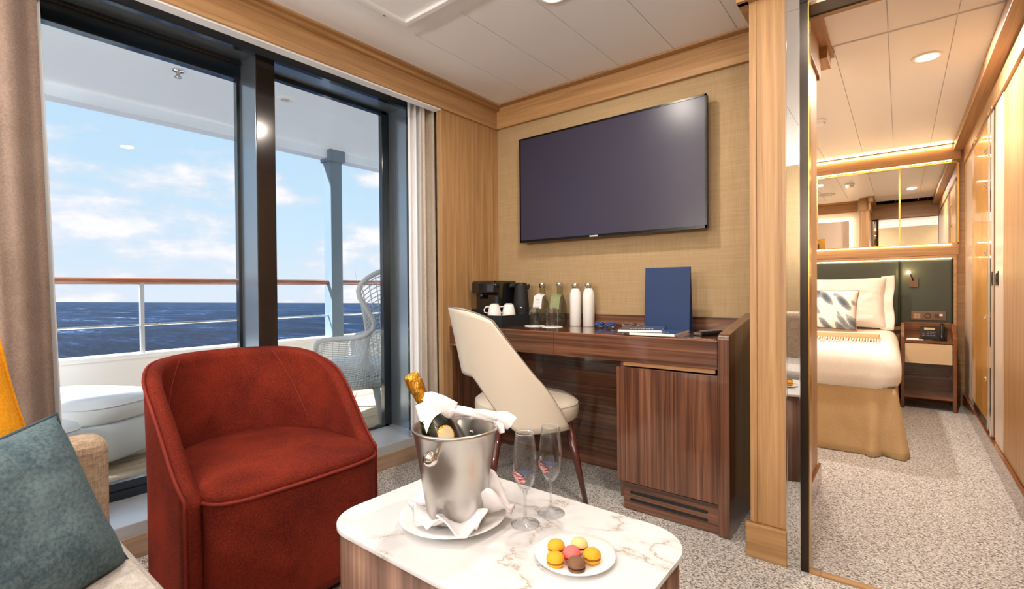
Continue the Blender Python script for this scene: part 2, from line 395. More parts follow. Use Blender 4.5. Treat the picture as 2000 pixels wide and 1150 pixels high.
m = MB(); m.box(-.33, 2.03, 2.045, -.312, 2.91, 2.2); m.box(-.33, 2.0, 2.185, -.265, 3.04, 2.2); m.box(-.33, 2.87, 2.13, -.28, 3.03, 2.2)
crown('trim_6', m, oak('Y'))
# doorway frame: mirror strip, bronze jamb, header, threshold
d1 = struct('door_1', B(-.274, 1.975, 0, -.247, 2.02, 1.987), M_bronze)
struct('mirror_strip', B(-.315, 1.972, 0, -.276, 1.984, 2.2), M_mirror, d1)
struct('chrome_edge', B(-.3175, 1.968, 0, -.3145, 1.984, 2.2), M_chrome, d1)
struct('chrome_edge', B(-.2765, 1.968, 0, -.2735, 1.984, 2.0), M_chrome, d1)
struct('chrome_edge', B(-.2485, 1.972, 0, -.246, 2.022, 1.987), M_gold, d1)
struct('header', B(-.274, 1.972, 1.987, 1.0, 2.1, 2.2), M_bronze, d1)
struct('header_trim', B(-.246, 1.97, 1.979, 1.0, 1.99, 1.988), M_chrome, d1)
m = MB(); m.box(-.246, 1.972, -.01, -.215, 2.005, .006); m.box(-.213, 1.972, -.01, .42, 2.005, .006)
struct('threshold', m, oak('X'), d1)
struct('header_lining', B(-.325, 2.1, 1.98, XR, 2.115, 2.2), oak('X'), d1)

M_jamb = pmat('steel_blue_reveal', (150, 164, 176), .22, metal=.7)
# ---- window wall
wf = struct('window_1', MB().box(-2.40, -1.4, 2.117, -2.37, 2.03, 2.2).box(-2.40, 1.984, .131, -2.37, 2.02, 2.2), M_black)
struct('soffit', B(-2.66, -1.4, 2.14, -2.4, 2.2, 2.2), M_jamb, wf)
struct('jamb', B(-2.66, 2.0, .131, -2.4, 2.2, 2.2), M_jamb, wf)
struct('mullion_reveal', B(-2.58, 1.082, .135, -2.405, 1.0845, 2.14), M_jamb, wf)
struct('mullion', B(-2.61, 1.085, .131, -2.40, 1.172, 2.2), pmat('bronze_gloss', (44, 38, 36), .14, metal=.3, coat=.5), wf)
m = MB(); m.box(-2.61, -.9, 2.045, -2.56, 1.085, 2.14); m.box(-2.61, -.9, .131, -2.56, 1.085, .205); m.box(-2.61, 1.068, .2, -2.575, 1.085, 2.05); m.box(-2.61, -.9, .2, -2.575, -.84, 2.05)
m.box(-2.565, -.9, 2.118, -2.545, 1.085, 2.124); m.box(-2.565, -.9, .165, -2.55, 1.085, .172)
struct('sliding_frame', m, M_black, wf, bevel=.002)
struct('pane', B(-2.60, -.86, .2, -2.594, 1.075, 2.05), M_glass, wf)
m = MB(); m.box(-2.61, 1.172, 2.117, -2.575, 1.97, 2.14); m.box(-2.61, 1.172, .131, -2.575, 1.97, .147); m.box(-2.61, 1.936, .131, -2.575, 1.97, 2.14)
m.box(-2.62, 1.972, .131, -2.59, 2.0, 2.14)
struct('fixed_frame', m, M_black, wf, bevel=.002)
struct('pane', B(-2.60, 1.172, .14, -2.594, 1.94, 2.12), M_glass, wf)
# sill
struct('trim_7', B(-2.66, -1.5, .02, -2.262, 2.2, .131), M_sill, bevel=.004)
struct('baseboard_window', B(-2.262, -1.5, 0, -2.25, 1.99, .085), wood('pale_oak_Y', 'Y', [(.33, lin((160, 132, 110))), (.66, lin((196, 172, 150)))], .4), bevel=.002)

# ---- balcony
struct('balcony_deck', (lambda mm: [mm.box(-4.45+i*.09, -3, .03, -4.45+i*.09+.086, 5, .06) for i in range(20)] and mm)(MB()), M_teak)
struct('balcony_subfloor', B(-4.5, -3, -.1, -2.62, 5, .032), pmat('deck_caulk', (60, 55, 50), .8))
struct('balcony_parapet', MB().box(-4.36, -3, .03, -4.30, 6, .53).box(-4.42, -3, .53, -4.27, 6, .562), M_white, bevel=.004)
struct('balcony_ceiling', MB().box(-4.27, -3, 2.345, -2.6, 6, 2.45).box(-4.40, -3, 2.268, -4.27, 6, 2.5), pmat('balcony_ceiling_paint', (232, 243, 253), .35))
struct('balcony_wall', B(-2.68, 2.2, .03, -2.64, 6, 2.4), M_white)
struct('balcony_divider', B(-4.3, 4.6, .03, -2.66, 4.66, 2.35), M_white)
M_postgrey = pmat('grey_blue_paint', (110, 130, 146), .4)
struct('balcony_post', MB().box(-4.38, 2.60, .56, -4.25, 2.72, 2.30).box(-4.41, 2.58, 2.24, -4.22, 2.74, 2.36), M_postgrey, bevel=.004)
rl = Thing('balcony_railing', 'varnished teak handrail on steel rods along the balcony parapet', 'railing', (-4.32, 1, .562))
rl.part('handrail', MB().tube([(-4.32, -2.8, 1.083), (-4.32, 6, 1.083)], .024, 14), pmat('handrail_wood', (150, 96, 72), .25, coat=.8))
rl.part('mid_rail', MB().tube([(-4.32, -2.8, .765), (-4.32, 6, .765)], .009, 10), M_chrome)
for y in (-1.5, -.2, 1.12, 3.8, 5.2):
    rl.part('baluster', MB().box(-4.335, y-.012, .562, -4.305, y+.012, 1.065), pmat('satin_rail_steel', (205, 212, 220), .35, metal=.4))
# sprinkler and balcony lamp
t = Thing('ceiling_sprinkler', 'small chrome sprinkler head on the balcony ceiling', 'sprinkler', (-3.43, 1.09, 2.345))
t.part('flange', MB().lathe([(.001, 2.345), (.032, 2.345), (.03, 2.335), (.012, 2.33)], 20, TR(-3.43, 1.09, 0), capt=True), M_chrome)
t.part('nozzle', MB().lathe([(.01, 2.33), (.01, 2.31), (.02, 2.306), (.02, 2.30), (.002, 2.296)], 16, TR(-3.43, 1.09, 0)), M_steel)
t = Thing('balcony_ceiling_light', 'round white recessed light in the balcony ceiling', 'ceiling light', (-3.37, 1.72, 2.345))
t.part('ring', MB().lathe([(.03, 2.338), (.06, 2.338), (.063, 2.345)], 28, TR(-3.37, 1.72, 0)), M_white)
t.part('lens', MB().lathe([(.001, 2.342), (.034, 2.34)], 24, TR(-3.37, 1.72, 0)), pmat('frosted_lens', (190, 200, 205), .3))

# ---- sea
sea = MB(); nrm = Vector((-0.0080267, 0.03022456, 0.9995109)).normalized()
ex = Vector((0, 1, 0)).cross(nrm).normalized(); ey = nrm.cross(ex)
S = 26000; c0 = Vector((0, 0, 1))-nrm*17
sea.add([c0+ex*a+ey*b_ for a, b_ in ((-S, -S), (0-8, -S), (-8, S), (-S, S))], [(0, 1, 2, 3)])
M_sea = pmat('sea_water', (22, 58, 104), .5, spec=.08)
t_ = M_sea.node_tree
v1 = coords(M_sea, (.10, .30, .1)); h1 = noise_n(M_sea, v1, 1, 9, .72, .3)
h2 = noise_n(M_sea, coords(M_sea, (.012, .03, .1)), 1, 5, .6)
ads = nn(t_, 'ShaderNodeMath', operation='ADD'); t_.links.new(h1, ads.inputs[0]); t_.links.new(h2, ads.inputs[1])
hm = nn(t_, 'ShaderNodeMath', operation='MULTIPLY'); t_.links.new(ads.outputs[0], hm.inputs[0]); hm.inputs[1].default_value = .5
colour(M_sea, hm.outputs[0], [(.40, lin((4, 15, 31))), (.5, lin((10, 30, 56))), (.56, lin((20, 50, 84))), (.60, lin((40, 72, 108))), (.618, lin((150, 160, 168)))])
bump(M_sea, h1, 1.0, 2.0)
so = build('sea', sea, M_sea); so['kind'] = 'stuff'; tag(so, 'choppy dark blue sea with small whitecaps beyond the balcony', 'sea')
# ================================================================= LIVING ROOM THINGS
# ---- ceiling fixtures
def downlight(x, y, label, grp=None, col=M_lampem):
    t = Thing('downlight', label, 'ceiling light', (x, y, 2.178), group=grp)
    t.part('trim_ring', MB().lathe([(.047, 2.192), (.047, 2.188), (.066, 2.188), (.068, 2.194)], 36, TR(x, y, 0)), M_white)
    t.part('lens', MB().lathe([(.0005, 2.1905), (.047, 2.1905)], 30, TR(x, y, 0)), col)
downlight(.112, 3.356, 'glowing round downlight in the bedroom ceiling above the corridor carpet')
downlight(-1.10, 1.67, 'round downlight in the living room ceiling in front of the television')
for (x, y, p), lb in zip(LIV_LIGHTS[1:], ('round fill downlight added to the living room ceiling above the sofa arm by the window', 'round fill downlight added to the living room ceiling near the bedroom doorway', 'round fill downlight added to the living room ceiling above the middle of the sofa')):
    downlight(x, y, lb)
for (x, y), lb in zip(FILL_SCONCES, ('added glass globe wall light behind the sofa nearest the window', 'added glass globe wall light behind the middle of the sofa', 'added glass globe wall light behind the sofa farthest from the window')):
    t = Thing('added_wall_light', lb, 'wall lamp', (x, y-.12, 1.5))
    t.part('back_plate', MB().box(x-.04, y-.13, 1.45, x+.04, y-.11, 1.60), M_gold)
    t.part('arm', MB().tube([(x, y-.115, 1.50), (x, y-.03, 1.49), (x, y, 1.51)], .007, 10), M_gold)
    t.part('lamp_holder', MB().cyl((x, y, 1.50), (x, y, 1.535), .02, .03), M_gold)
    t.part('globe', MB().lathe([(.03, 1.535), (.075, 1.57), (.095, 1.62), (.085, 1.68), (.06, 1.70)], 28, TR(x, y, 0)), M_tglass)
t = Thing('ceiling_access_panel', 'white raised square access panel with a deep frame in the ceiling near the window', 'ceiling panel', (-1.47, 1.2, 2.15))
m = MB(); m.box(-1.785, .78, 2.189, -1.09, 1.522, 2.195)
t.part('surround_board', m, M_ceil, bevel=.001)
m = MB()
for a in ((-1.716, 1.405, -1.17, 1.427), (-1.716, .87, -1.17, .892), (-1.716, .892, -1.694, 1.405), (-1.192, .892, -1.17, 1.405)): m.box(a[0], a[1], 2.168, a[2], a[3], 2.189)
t.part('raised_bead', m, M_white, bevel=.002)
t.part('panel', MB().box(-1.694, .892, 2.182, -1.192, 1.405, 2.189), M_ceil)
solo('ceiling_sensor', MB().lathe([(.0005, 2.187), (.006, 2.187), (.0065, 2.1892)], 16, TR(-1.745, 1.335, 0)), M_black, 'tiny black round sensor in the frame of the ceiling access panel', 'sensor')

# ---- curtains
def curtain(name, y0, y1, z0, z1, xm, amp, folds, mat, label, flare=0, lean=0, thick=.004, ph=0):
    m = MB()
    def fn(u, v):
        z = z0+(z1-z0)*v; s = y0+(y1-y0)*u+lean*(1-v)*u
        a = amp*(1+flare*(1-v)); k = 2*PI*folds*u+ph
        return (xm+a*math.sin(k)+a*.35*math.sin(2.3*k+1+v*.8), s+amp*.25*math.cos(k*1.0+v), z)
    m.grid(fn, int(folds*16), 26)
    return solo(name, m, mat, label, 'curtain', solid=thick, fix=False)
curtain('curtain', -.35, .295, .135, 2.13, -2.195, .034, 3.4, M_curt, 'taupe woven curtain gathered at the left end of the window behind the sofa', flare=.25, lean=.05, ph=2.2)
curtain('sheer_curtain', -.35, .315, .14, 2.13, -2.30, .018, 6, M_sheer, 'thin white sheer curtain peeking out behind the taupe curtain', lean=.05)
curtain('curtain', 1.95, 2.17, .135, 2.13, -2.225, .030, 3.2, M_curt2, 'narrow cream curtain gathered between the window and the oak panel', flare=.2, ph=1)
curtain('sheer_curtain', 1.89, 2.02, .135, 2.13, -2.275, .014, 3, M_sheer, 'narrow white sheer curtain beside the cream curtain at the right window jamb')

# ---- sofa
so_ = Thing('sofa', 'light beige linen sofa with a boxy arm beside the window', 'sofa', (-.6, -.15, 0))
so_.part('armrest', MB().box(-1.60, -.62, .05, -1.50, .325, .655), M_sofa, bevel=.035, bseg=4)
so_.part('base', MB().box(-1.50, -.60, .05, .75, .30, .27), M_sofa, bevel=.02)
so_.part('seat_cushion', MB().box(-1.497, -.42, .27, -.2, .318, .452), M_sofaseat, bevel=.035, bseg=4)
so_.part('seat_cushion', MB().box(-.195, -.42, .27, .75, .318, .452), M_sofaseat, bevel=.035, bseg=4)
so_.part('backrest', MB().box(-1.5, -.66, .27, .75, -.42, .80), M_sofa, bevel=.04, bseg=4)
for x in (-1.55, .70):
    for y in (-.58, .26): so_.part('leg', MB().cyl((x, y, 0), (x, y, .06), .018), M_darkleg)

def pillow(w, h, t, pinch=.06, n=28, wr=.004, seed=0):
    m = MB()
    def side(sg):
        def fn(u, v):
            a = 2*u-1; b = 2*v-1
            x = a*w/2*(1-pinch*(1-b*b)*abs(a)); y = b*h/2*(1-pinch*(1-a*a)*abs(b))
            k = max(0, (1-a**4))**.55*max(0, (1-b**4))**.55
            d = t/2*k*(1+.10*noise.noise(Vector((a*1.8, b*1.8, seed+sg))))+wr*noise.noise(Vector((a*6, b*6, seed)))*k
            return (x, y, sg*d)
        return fn
    m.grid(side(1), n, n); m.grid(side(-1), n, n); return m
def pillow_edge(w, h, pinch=.06, r=.004):
    pts = []
    for k in range(4):
        for i in range(16):
            q = -1+2*i/16
            a, b = [(q, -1), (1, q), (-q, 1), (-1, -q)][k]
            pts.append((a*w/2*(1-pinch*(1-b*b)*abs(a)), b*h/2*(1-pinch*(1-a*a)*abs(b)), 0))
    return MB().tube(pts, r, 8, closed=True)
def xform(mb, M):
    mb.v = [M @ v for v in mb.v]; return mb
def frame(c, xd, yd):
    xd = Vector(xd).normalized(); yd = Vector(yd); yd = (yd-xd*yd.dot(xd)).normalized(); z = xd.cross(yd)
    return Matrix(((xd.x, yd.x, z.x, c[0]), (xd.y, yd.y, z.y, c[1]), (xd.z, yd.z, z.z, c[2]), (0, 0, 0, 1)))
def cushion_thing(name, label, c, xd, yd, w, h, t, mat, pmat_, **k):
    F = frame(c, xd, yd)
    th = Thing(name, label, 'cushion', c)
    th.part('cushion_cover', xform(pillow(w, h, t, **k), F), mat)
    th.part('piping', xform(pillow_edge(w, h, k.get('pinch', .06)), F), pmat_)
    return th
cushion_thing('cushion', 'mustard yellow velvet cushion leaning in the sofa corner behind the blue one', (-1.405, -.015, .668), (-.10, .97, .23), (-.06, -.23, .97), .40, .40, .10, M_orangevel, M_orangevel, seed=3)
cushion_thing('cushion', 'slate blue velvet cushion leaning on the sofa arm at the front', (-1.185, .062, .575), (-.5, .83, .10), (-.25, -.31, .91), .44, .34, .16, M_bluevel, pmat('slate_piping', (52, 66, 74), .7), seed=8, pinch=.09)

# ---- rust armchair (faces +x)
ac = Thing('armchair', 'rust red velvet barrel armchair with piped seat in front of the window', 'armchair', (-1.79, .805, 0), local=True)
def sup(phi, a, b, e=2.6):
    c, s_ = math.cos(phi), math.sin(phi)
    return (a*math.copysign(abs(c)**(2/e), c), b*math.copysign(abs(s_)**(2/e), s_))
def seat_outline(n=64):
    out = []
    for i in range(n):
        ph = 2*PI*i/n; x, y = sup(ph, .315 if math.cos(ph) > 0 else .29, .290, 7 if math.cos(ph) > 0 else 2.1)
        if x > 0: x += .018*(1-(y/.29)**2)
        out.append((x, y+.012))
    return out
OUT = seat_outline()
def loft(m, secs, cap0=True, cap1=True, smooth=True):
    n = len(secs[0]); vs = [p for s_ in secs for p in s_]
    fs = [(j*n+i, j*n+(i+1) % n, (j+1)*n+(i+1) % n, (j+1)*n+i) for j in range(len(secs)-1) for i in range(n)]
    if cap0: fs.append(tuple(reversed(range(n))))
    if cap1: fs.append(tuple((len(secs)-1)*n+i for i in range(n)))
    return m.add(vs, fs, smooth)
def sec(sc_, z, dx=0): return [(x*sc_+dx, y*sc_, z) for x, y in OUT]
m = MB(); loft(m, [sec(.985, .03), sec(1.0, .06), sec(1.0, .25), sec(1.0, .40)], cap1=False)
ac.part('seat_base', m, M_velvet)
m = MB(); loft(m, [sec(.99, .40), sec(1.005, .405), sec(1.0, .425), sec(.95, .441), sec(.8, .452), sec(.55, .459), sec(.28, .462), sec(.05, .463)], cap0=False)
ac.part('seat_cushion', m, M_velvet)
ac.part('piping', MB().tube([(x*1.008, y*1.008, .405) for x, y in OUT], .0055, 8, closed=True), M_pipe_red)
def shell_pt(s_, v, inner):
    # s_ in [-1,1] around the back, v 0 floor..1 top
    ztop = .775-.02*abs(s_)**2
    return None
def shell_edge(z):                       # half angle of the open front at height z (from the rear)
    if z < .42: return math.radians(139)
    k = min(1, (z-.42)/(.775-.42))
    return math.radians(139-52*k**.7-22*k**3)
def arm_shell(off):
    def fn(u, v):
        s_ = 2*u-1
        z = .03+v*(.76-.03)
        zz = z-.022*(v**6)*abs(s_)**5
        A = shell_edge(z)-math.radians(12)*smoothstep(.70, .76, z)*0
        ph = PI+s_*A
        lean = .07*smoothstep(.35, .78, z)
        a = .315+off+lean*.45; b = .312+off+lean*.05
        dl = s_*A; q_ = math.radians(90)
        if abs(dl) <= q_: x, y = -a*math.cos(dl), -b*math.sin(dl)
        else: x, y = (abs(dl)-q_)/math.radians(49)*.245, -b*math.copysign(1, dl)*(1-.03*((abs(dl)-q_)/.85)**2)
        if v > .93: zz -= .012*((abs(s_))**8)*(v-.93)/.07
        return (x, y, zz)
    return fn
m = MB(); nU, nV = 56, 34
fo = arm_shell(.012); fi = arm_shell(-.036)
m.grid(fo, nU, nV); m.grid(fi, nU, nV)
rim = [(0, k/nV) for k in range(nV+1)]+[(i/nU, 1) for i in range(1, nU)]+[(1, 1-k/nV) for k in range(nV+1)]
ro = [Vector(fo(*p)) for p in rim]; ri = [Vector(fi(*p)) for p in rim]
def bulge(k, a, b):
    c = (a+b)/2
    d = Vector((0, 0, 1)) if nV < k < nV+nU else Vector((1, 0, .25))
    return c+d.normalized()*.013
mid = [bulge(k, a, b) for k, (a, b) in enumerate(zip(ro, ri))]
R = len(rim); m.add(ro+mid+ri, [(j*R+i, j*R+i+1, (j+1)*R+i+1, (j+1)*R+i) for j in range(2) for i in range(R-1)], True)
ac.part('backrest_shell', m, M_velvet)
ac.part('piping', MB().tube([p+Vector((0, 0, .002)) for p in ro], .0048, 8), M_pipe_red)
for s_ in (-1, 1):
    pts = [Vector(fi((s_*.52+1)/2, .58+.42*k/10))+Vector((.001, 0, 0)) for k in range(11)]
    ac.part('seam', MB().tube(pts, .0018, 6), M_pipe_red)
ac.part('plinth', MB().prism([(x*.9, y*.9) for x, y in OUT], 0, .04), M_blackmat)

# ---- coffee table
ct = Thing('coffee_table', 'low coffee table with a rounded white marble top on a dark walnut base', 'coffee table', (-.72, .862, 0))
ct.part('tabletop', MB().prism(rrect(-1.095, .628, -.352, 1.094, .105, 14), .438, .45, smooth=True), M_marble, bevel=.0015)
ct.part('table_base', MB().prism(rrect(-1.088, .635, -.359, 1.087, .10, 14), .0, .438, smooth=True), walnut_matte('Z'))
# saucer plate, napkin, bucket, bottle
bc = Vector((-.826, .822, 0))
t = Thing('dinner_plate', 'round white plate under the ice bucket and its folded napkin', 'plate', (bc.x-.01, bc.y, .45))
t.part('plate_body', MB().lathe([(.0005, .456), (.07, .456), (.088, .4565), (.125, .4685), (.127, .470), (.125, .4715), (.09, .461), (.07, .460), (.0005, .460)][::1], 56, TR(bc.x-.01, bc.y, 0)), M_porcelain)
bk = Thing('ice_bucket', 'brushed steel ice bucket with round knobs standing on a white plate', 'ice bucket', (bc.x, bc.y, .466))
prof = [(.0005, .474), (.060, .474), (.064, .477), (.068, .50), (.082, .60), (.094, .668), (.0965, .676), (.099, .680), (.1015, .677), (.1015, .672), (.0975, .668), (.0865, .60), (.0715, .50), (.067, .471), (.063, .467), (.0005, .467)]
bk.part('pail', MB().lathe(prof, 64, TR(bc.x, bc.y, 0)), M_steel)
for a in (-72, 108):
    dx, dy = math.cos(math.radians(a)), math.sin(math.radians(a))
    m = MB(); px_, py_ = bc.x+dx*.094, bc.y+dy*.094
    m.cyl((px_-dx*.006, py_-dy*.006, .638), (px_+dx*.014, py_+dy*.014, .638), .006, .007, 14)
    m.grid(lambda u, v: (px_+dx*.022+.0165*math.cos(2*PI*u)*math.sin(PI*v), py_+dy*.022+.0165*math.sin(2*PI*u)*math.sin(PI*v), .638+.0165*math.cos(PI*v)), 22, 14, cu=True)
    bk.part('knob', m, M_chrome)
cr = Vector((.784, .621, 0))                       # horizontal direction across the table
top = Vector((bc.x, bc.y, 0))-cr*.103+Vector((0, 0, .797)); bot = Vector((bc.x, bc.y, 0))+cr*.030+Vector((0, 0, .524))
ax_ = (top-bot).normalized(); L_ = (top-bot).length
xb = Vector((0, 1, 0)).cross(ax_).normalized(); yb = ax_.cross(xb)
MBt = Matrix(((xb.x, yb.x, ax_.x, bot.x), (xb.y, yb.y, ax_.y, bot.y), (xb.z, yb.z, ax_.z, bot.z), (0, 0, 0, 1)))
M_bottle = pmat('green_bottle_glass', (16, 34, 8), .06, spec=.7, coat=1, trans=.35)
M_bottle2 = pmat('champagne_body', (14, 18, 10), .12, coat=1)
M_foil = pmat('gold_foil', (214, 160, 60), .22, metal=1); bump(M_foil, noise_n(M_foil, coords(M_foil, (1, 1, .35)), 150, 4, .6, .6), .9, .006)
cb = Thing('champagne_bottle', 'dark green champagne bottle with gold foil neck leaning in the ice bucket', 'bottle', tuple(bot))
q = L_/.30
cb.part('bottle_body', MB().lathe([(.0005, 0), (.036, .002), (.042, .01), (.042, .142*q), (.040, .162*q), (.032, .190*q), (.0215, .214*q), (.0155, .235*q), (.0148, .26*q)], 40, MBt), M_bottle)
cb.part('foil', MB().lathe([(.0175, .222*q), (.0165, .245*q), (.0172, .262*q), (.0185, .264*q), (.0195, .272*q), (.0195, .285*q), (.0185, .298*q), (.015, .305*q), (.0005, .307*q)], 36, MBt), M_foil)
def on_cyl(r, a0, a1, z0, z1, prof_r=None):
    return lambda u, v: MBt @ Vector(((r if prof_r is None else prof_r(z0+(z1-z0)*v))*math.cos(a0+(a1-a0)*u), (r if prof_r is None else prof_r(z0+(z1-z0)*v))*math.sin(a0+(a1-a0)*u), z0+(z1-z0)*v))
# direction of the camera side of the bottle
dcam = MBt.inverted().to_3x3() @ (Vector((0, 0, 1))-bot); acam = math.atan2(dcam.y, dcam.x)
def rp(z):
    P_ = [(0, .0425), (.142*q, .0425), (.162*q, .0405), (.190*q, .0325), (.214*q, .022), (.235*q, .016)]
    for (za, ra), (zb, rb) in zip(P_, P_[1:]):
        if z <= zb: return ra+(rb-ra)*(z-za)/(zb-za)
    return .016
cb.part('body_label', MB().grid(on_cyl(0, acam-.55, acam+1.5, .055*q, .172*q, lambda z: rp(z)+.0004), 24, 10), pmat('black_label', (16, 15, 14), .3))
m = MB()
mc, mr = .148*q, .022
m.grid(lambda u, v: on_cyl(0, 0, 1, 0, 0)(0, 0) if False else MBt @ Vector(((rp(mc+mr*v*math.sin(2*PI*u))+.0012)*math.cos(acam+.28+mr*v*math.cos(2*PI*u)/.042), (rp(mc+mr*v*math.sin(2*PI*u))+.0012)*math.sin(acam+.28+mr*v*math.cos(2*PI*u)/.042), mc+mr*v*math.sin(2*PI*u))), 28, 4, cu=True)
cb.part('medallion', m, M_foil)
mr2 = .0185
m = MB().grid(lambda u, v: MBt @ Vector(((rp(mc)+.0022)*math.cos(acam+.28+mr2*v*math.cos(2*PI*u)/.042), (rp(mc)+.0022)*math.sin(acam+.28+mr2*v*math.cos(2*PI*u)/.042), mc+mr2*v*math.sin(2*PI*u))), 28, 4, cu=True)
cb.part('medallion_label', m, pmat('cream_label', (236, 214, 170), .5))
for zz in (.196, .204):
    cb.part('neck_band', MB().tube([MBt @ Vector(((rp(zz*q)+.0003)*math.cos(a), (rp(zz*q)+.0003)*math.sin(a), zz*q)) for a in [2*PI*k/28 for k in range(28)]], .0009, 6, closed=True), M_foil)
# napkin wound round the bottle neck, twisted tail to the bucket rim
m = MB()
nk = lambda z: MBt @ Vector((0, 0, z))
def collar(u, v):
    a = 2*PI*u+acam; z = (.196+.040*v)*q
    r = rp(z)+.003+.0025*abs(math.sin(1.5*a+v*2))+.003*(1-v)
    z2 = z-.034*(1-v)*max(0, math.cos(a-acam+1.25))**2
    return MBt @ Vector((r*math.cos(a), r*math.sin(a), z2))
m.grid(collar, 40, 12, cu=True)
w0 = nk(.238*q)+Vector((-.004, -.012, .006)); w1 = nk(.218*q)+cr*.040+Vector((0, -.015, .006)); w2 = nk(.200*q)+cr*.066+Vector((0, -.01, .010))
w3 = Vector((bc.x, bc.y, 0))+cr*.055+Vector((-.01, -.01, .712)); w4 = Vector((bc.x, bc.y, 0))+cr*.10+Vector((0, 0, .696)); w5 = Vector((bc.x, bc.y, 0))+cr*.135+Vector((0, 0, .684))
def bez(pts, t):
    pts = list(pts)
    while len(pts) > 1: pts = [a.lerp(b, t) for a, b in zip(pts, pts[1:])]
    return pts[0]
def fold(path, rads, flat, tw, seg=22, n=26, ridge=.16, ph=0):
    ps = [bez(path, i/n) for i in range(n+1)]; vs = []
    for i, p in enumerate(ps):
        t_ = (ps[min(i+1, n)]-ps[max(i-1, 0)]).normalized(); x = t_.cross(Vector((0, 0, 1))).normalized(); y = x.cross(t_)
        k = i/n*(len(rads)-1); j = min(int(k), len(rads)-2); r = rads[j]+(rads[j+1]-rads[j])*(k-j)
        for s_ in range(seg):
            a = 2*PI*s_/seg; rr = r*(1+ridge*math.sin(4*a+ph+i*tw)); c_, d_ = math.cos(a)*rr*flat, math.sin(a)*rr
            vs.append(p+x*c_+y*d_)
    fs = [(i*seg+k, i*seg+(k+1) % seg, (i+1)*seg+(k+1) % seg, (i+1)*seg+k) for i in range(n) for k in range(seg)]
    fs += [tuple(reversed(range(seg))), tuple(n*seg+k for k in range(seg))]
    return vs, fs
m.add(*fold([w0, w1.lerp(w0, .5), w1, w2], [.012, .024, .025, .019], .4, .05, ph=1, ridge=.10), True)
m.add(*fold([w2-cr*.012, w3, w4], [.013, .011, .012], .8, .3), True)
m.add(*fold([w4-cr*.008, w4+cr*.018, w5+Vector((0, 0, -.002))], [.012, .017, .016], .7, .1, ridge=.2), True)
m.add(*fold([w4-cr*.004, w4+cr*.010+Vector((0, -.004, -.018)), w4+cr*.016+Vector((0, -.008, -.034))], [.009, .010, .008], .6, .1), True)
solo('napkin', m, M_cloth, 'white cloth napkin wound round the champagne bottle neck and twisted over the bucket rim', 'napkin')
# napkin tucked under the bucket: four lobes
def petal(m, ang, ln, wd, lift, ph, r0_=.055):
    d = Vector((math.cos(ang), math.sin(ang), 0)); n_ = Vector((-d.y, d.x, 0)); c_ = Vector((bc.x, bc.y, 0))
    def fn(u, v):
        a = 2*u-1; w_ = wd*(.5+.8*math.sin(PI*min(1, v*.8+.1)))*(1-.35*v*v)
        p = c_+d*(r0_+ln*v*(1-.12*a*a))+n_*a*w_
        z = .473+lift*(abs(a)**1.5)*math.sin(PI*min(1, .25+v*.75))*1.0+.012*math.sin(ph+5*v+3*a)*v+.006*v
        return (p.x, p.y, max(z, .4735+.002*v))
    m.grid(fn, 18, 14)
m = MB()
petal(m, math.radians(-165), .078, .045, .030, .3); petal(m, math.radians(-95), .052, .045, .022, 2.0); petal(m, math.radians(-35), .075, .048, .034, 1.0); petal(m, math.radians(40), .085, .05, .075, 4.0); petal(m, math.radians(120), .07, .045, .03, 1)
solo('napkin', m, M_cloth, 'folded white napkin fanned out on the plate around the foot of the ice bucket', 'napkin', solid=.0035)

# champagne flutes
def flute(x, y, label, ra):
    t = Thing('champagne_flute', label, 'glass', (x, y, .4505), group='champagne flutes on the marble table'); T = TR(x, y, 0)
    z = .4505
    bowl = [(.004, .078), (.012, .083), (.021, .098), (.0275, .125), (.0285, .150), (.0255, .185), (.0215, .2135), (.0203, .2135), (.0243, .185), (.0272, .150), (.0262, .126), (.0197, .100), (.0108, .0865), (.0005, .0835)]
    t.part('bowl', MB().lathe([(r, zz+z) for r, zz in bowl], 40, T), M_tglass)
    t.part('rim', MB().tube([(x+.0209*math.cos(2*PI*k/32), y+.0209*math.sin(2*PI*k/32), z+.2136) for k in range(32)], .0006, 6, closed=True), M_rimglass)
    t.part('stem', MB().lathe([(.031, z), (.0335, z+.001), (.033, z+.0022), (.018, z+.004), (.007, z+.008), (.0038, z+.018), (.003, z+.04), (.0036, z+.065), (.006, z+.079), (.0005, z+.083)], 36, T), M_stemglass)
    for col, a0, zc, tl, nm in ((M_redprint, ra, .118, -.55, 'red_leaf_print'), (M_blueprint, ra+.75, .132, -.1, 'blue_leaf_print')):
        def fn(u, v):
            s_ = 2*u-1; w_ = (.011 if nm[0] == 'r' else .005)*math.sqrt(max(0, 1-s_*s_))*(2*v-1)
            da = (s_*.021*math.cos(tl)-w_*math.sin(tl)); dz = s_*.021*math.sin(tl)+w_*math.cos(tl)
            zz = zc+dz; rr = .0298 if zz > .12 else .0215+(.0298-.0215)*max(0, (zz-.098))/.022
            return (x+rr*math.cos(a0+da/.028), y+rr*math.sin(a0+da/.028), z+zz)
        t.part(nm, MB().grid(fn, 16, 4), col)
M_rimglass = pmat('rim_glass', (235, 236, 238), .1, metal=.6)
M_stemglass = glass_thin('stem_glass', (.93, .94, .95, 1), .10, .8, 1.8)
M_redprint = pmat('red_print', (140, 40, 48), .4)
colour(M_redprint, noise_n(M_redprint, coords(M_redprint, (60, 60, 420), (.5, .3, 0)), 1, 1, .5), [(.46, lin((128, 30, 40))), (.56, lin((214, 176, 176)))])
M_blueprint = pmat('navy_print', (74, 78, 104), .4)
flute(-.688, .912, 'champagne flute with red leaf print standing nearer the ice bucket', -1.55)
flute(-.672, .996, 'champagne flute with red leaf print standing behind the first, toward the desk', -1.85)

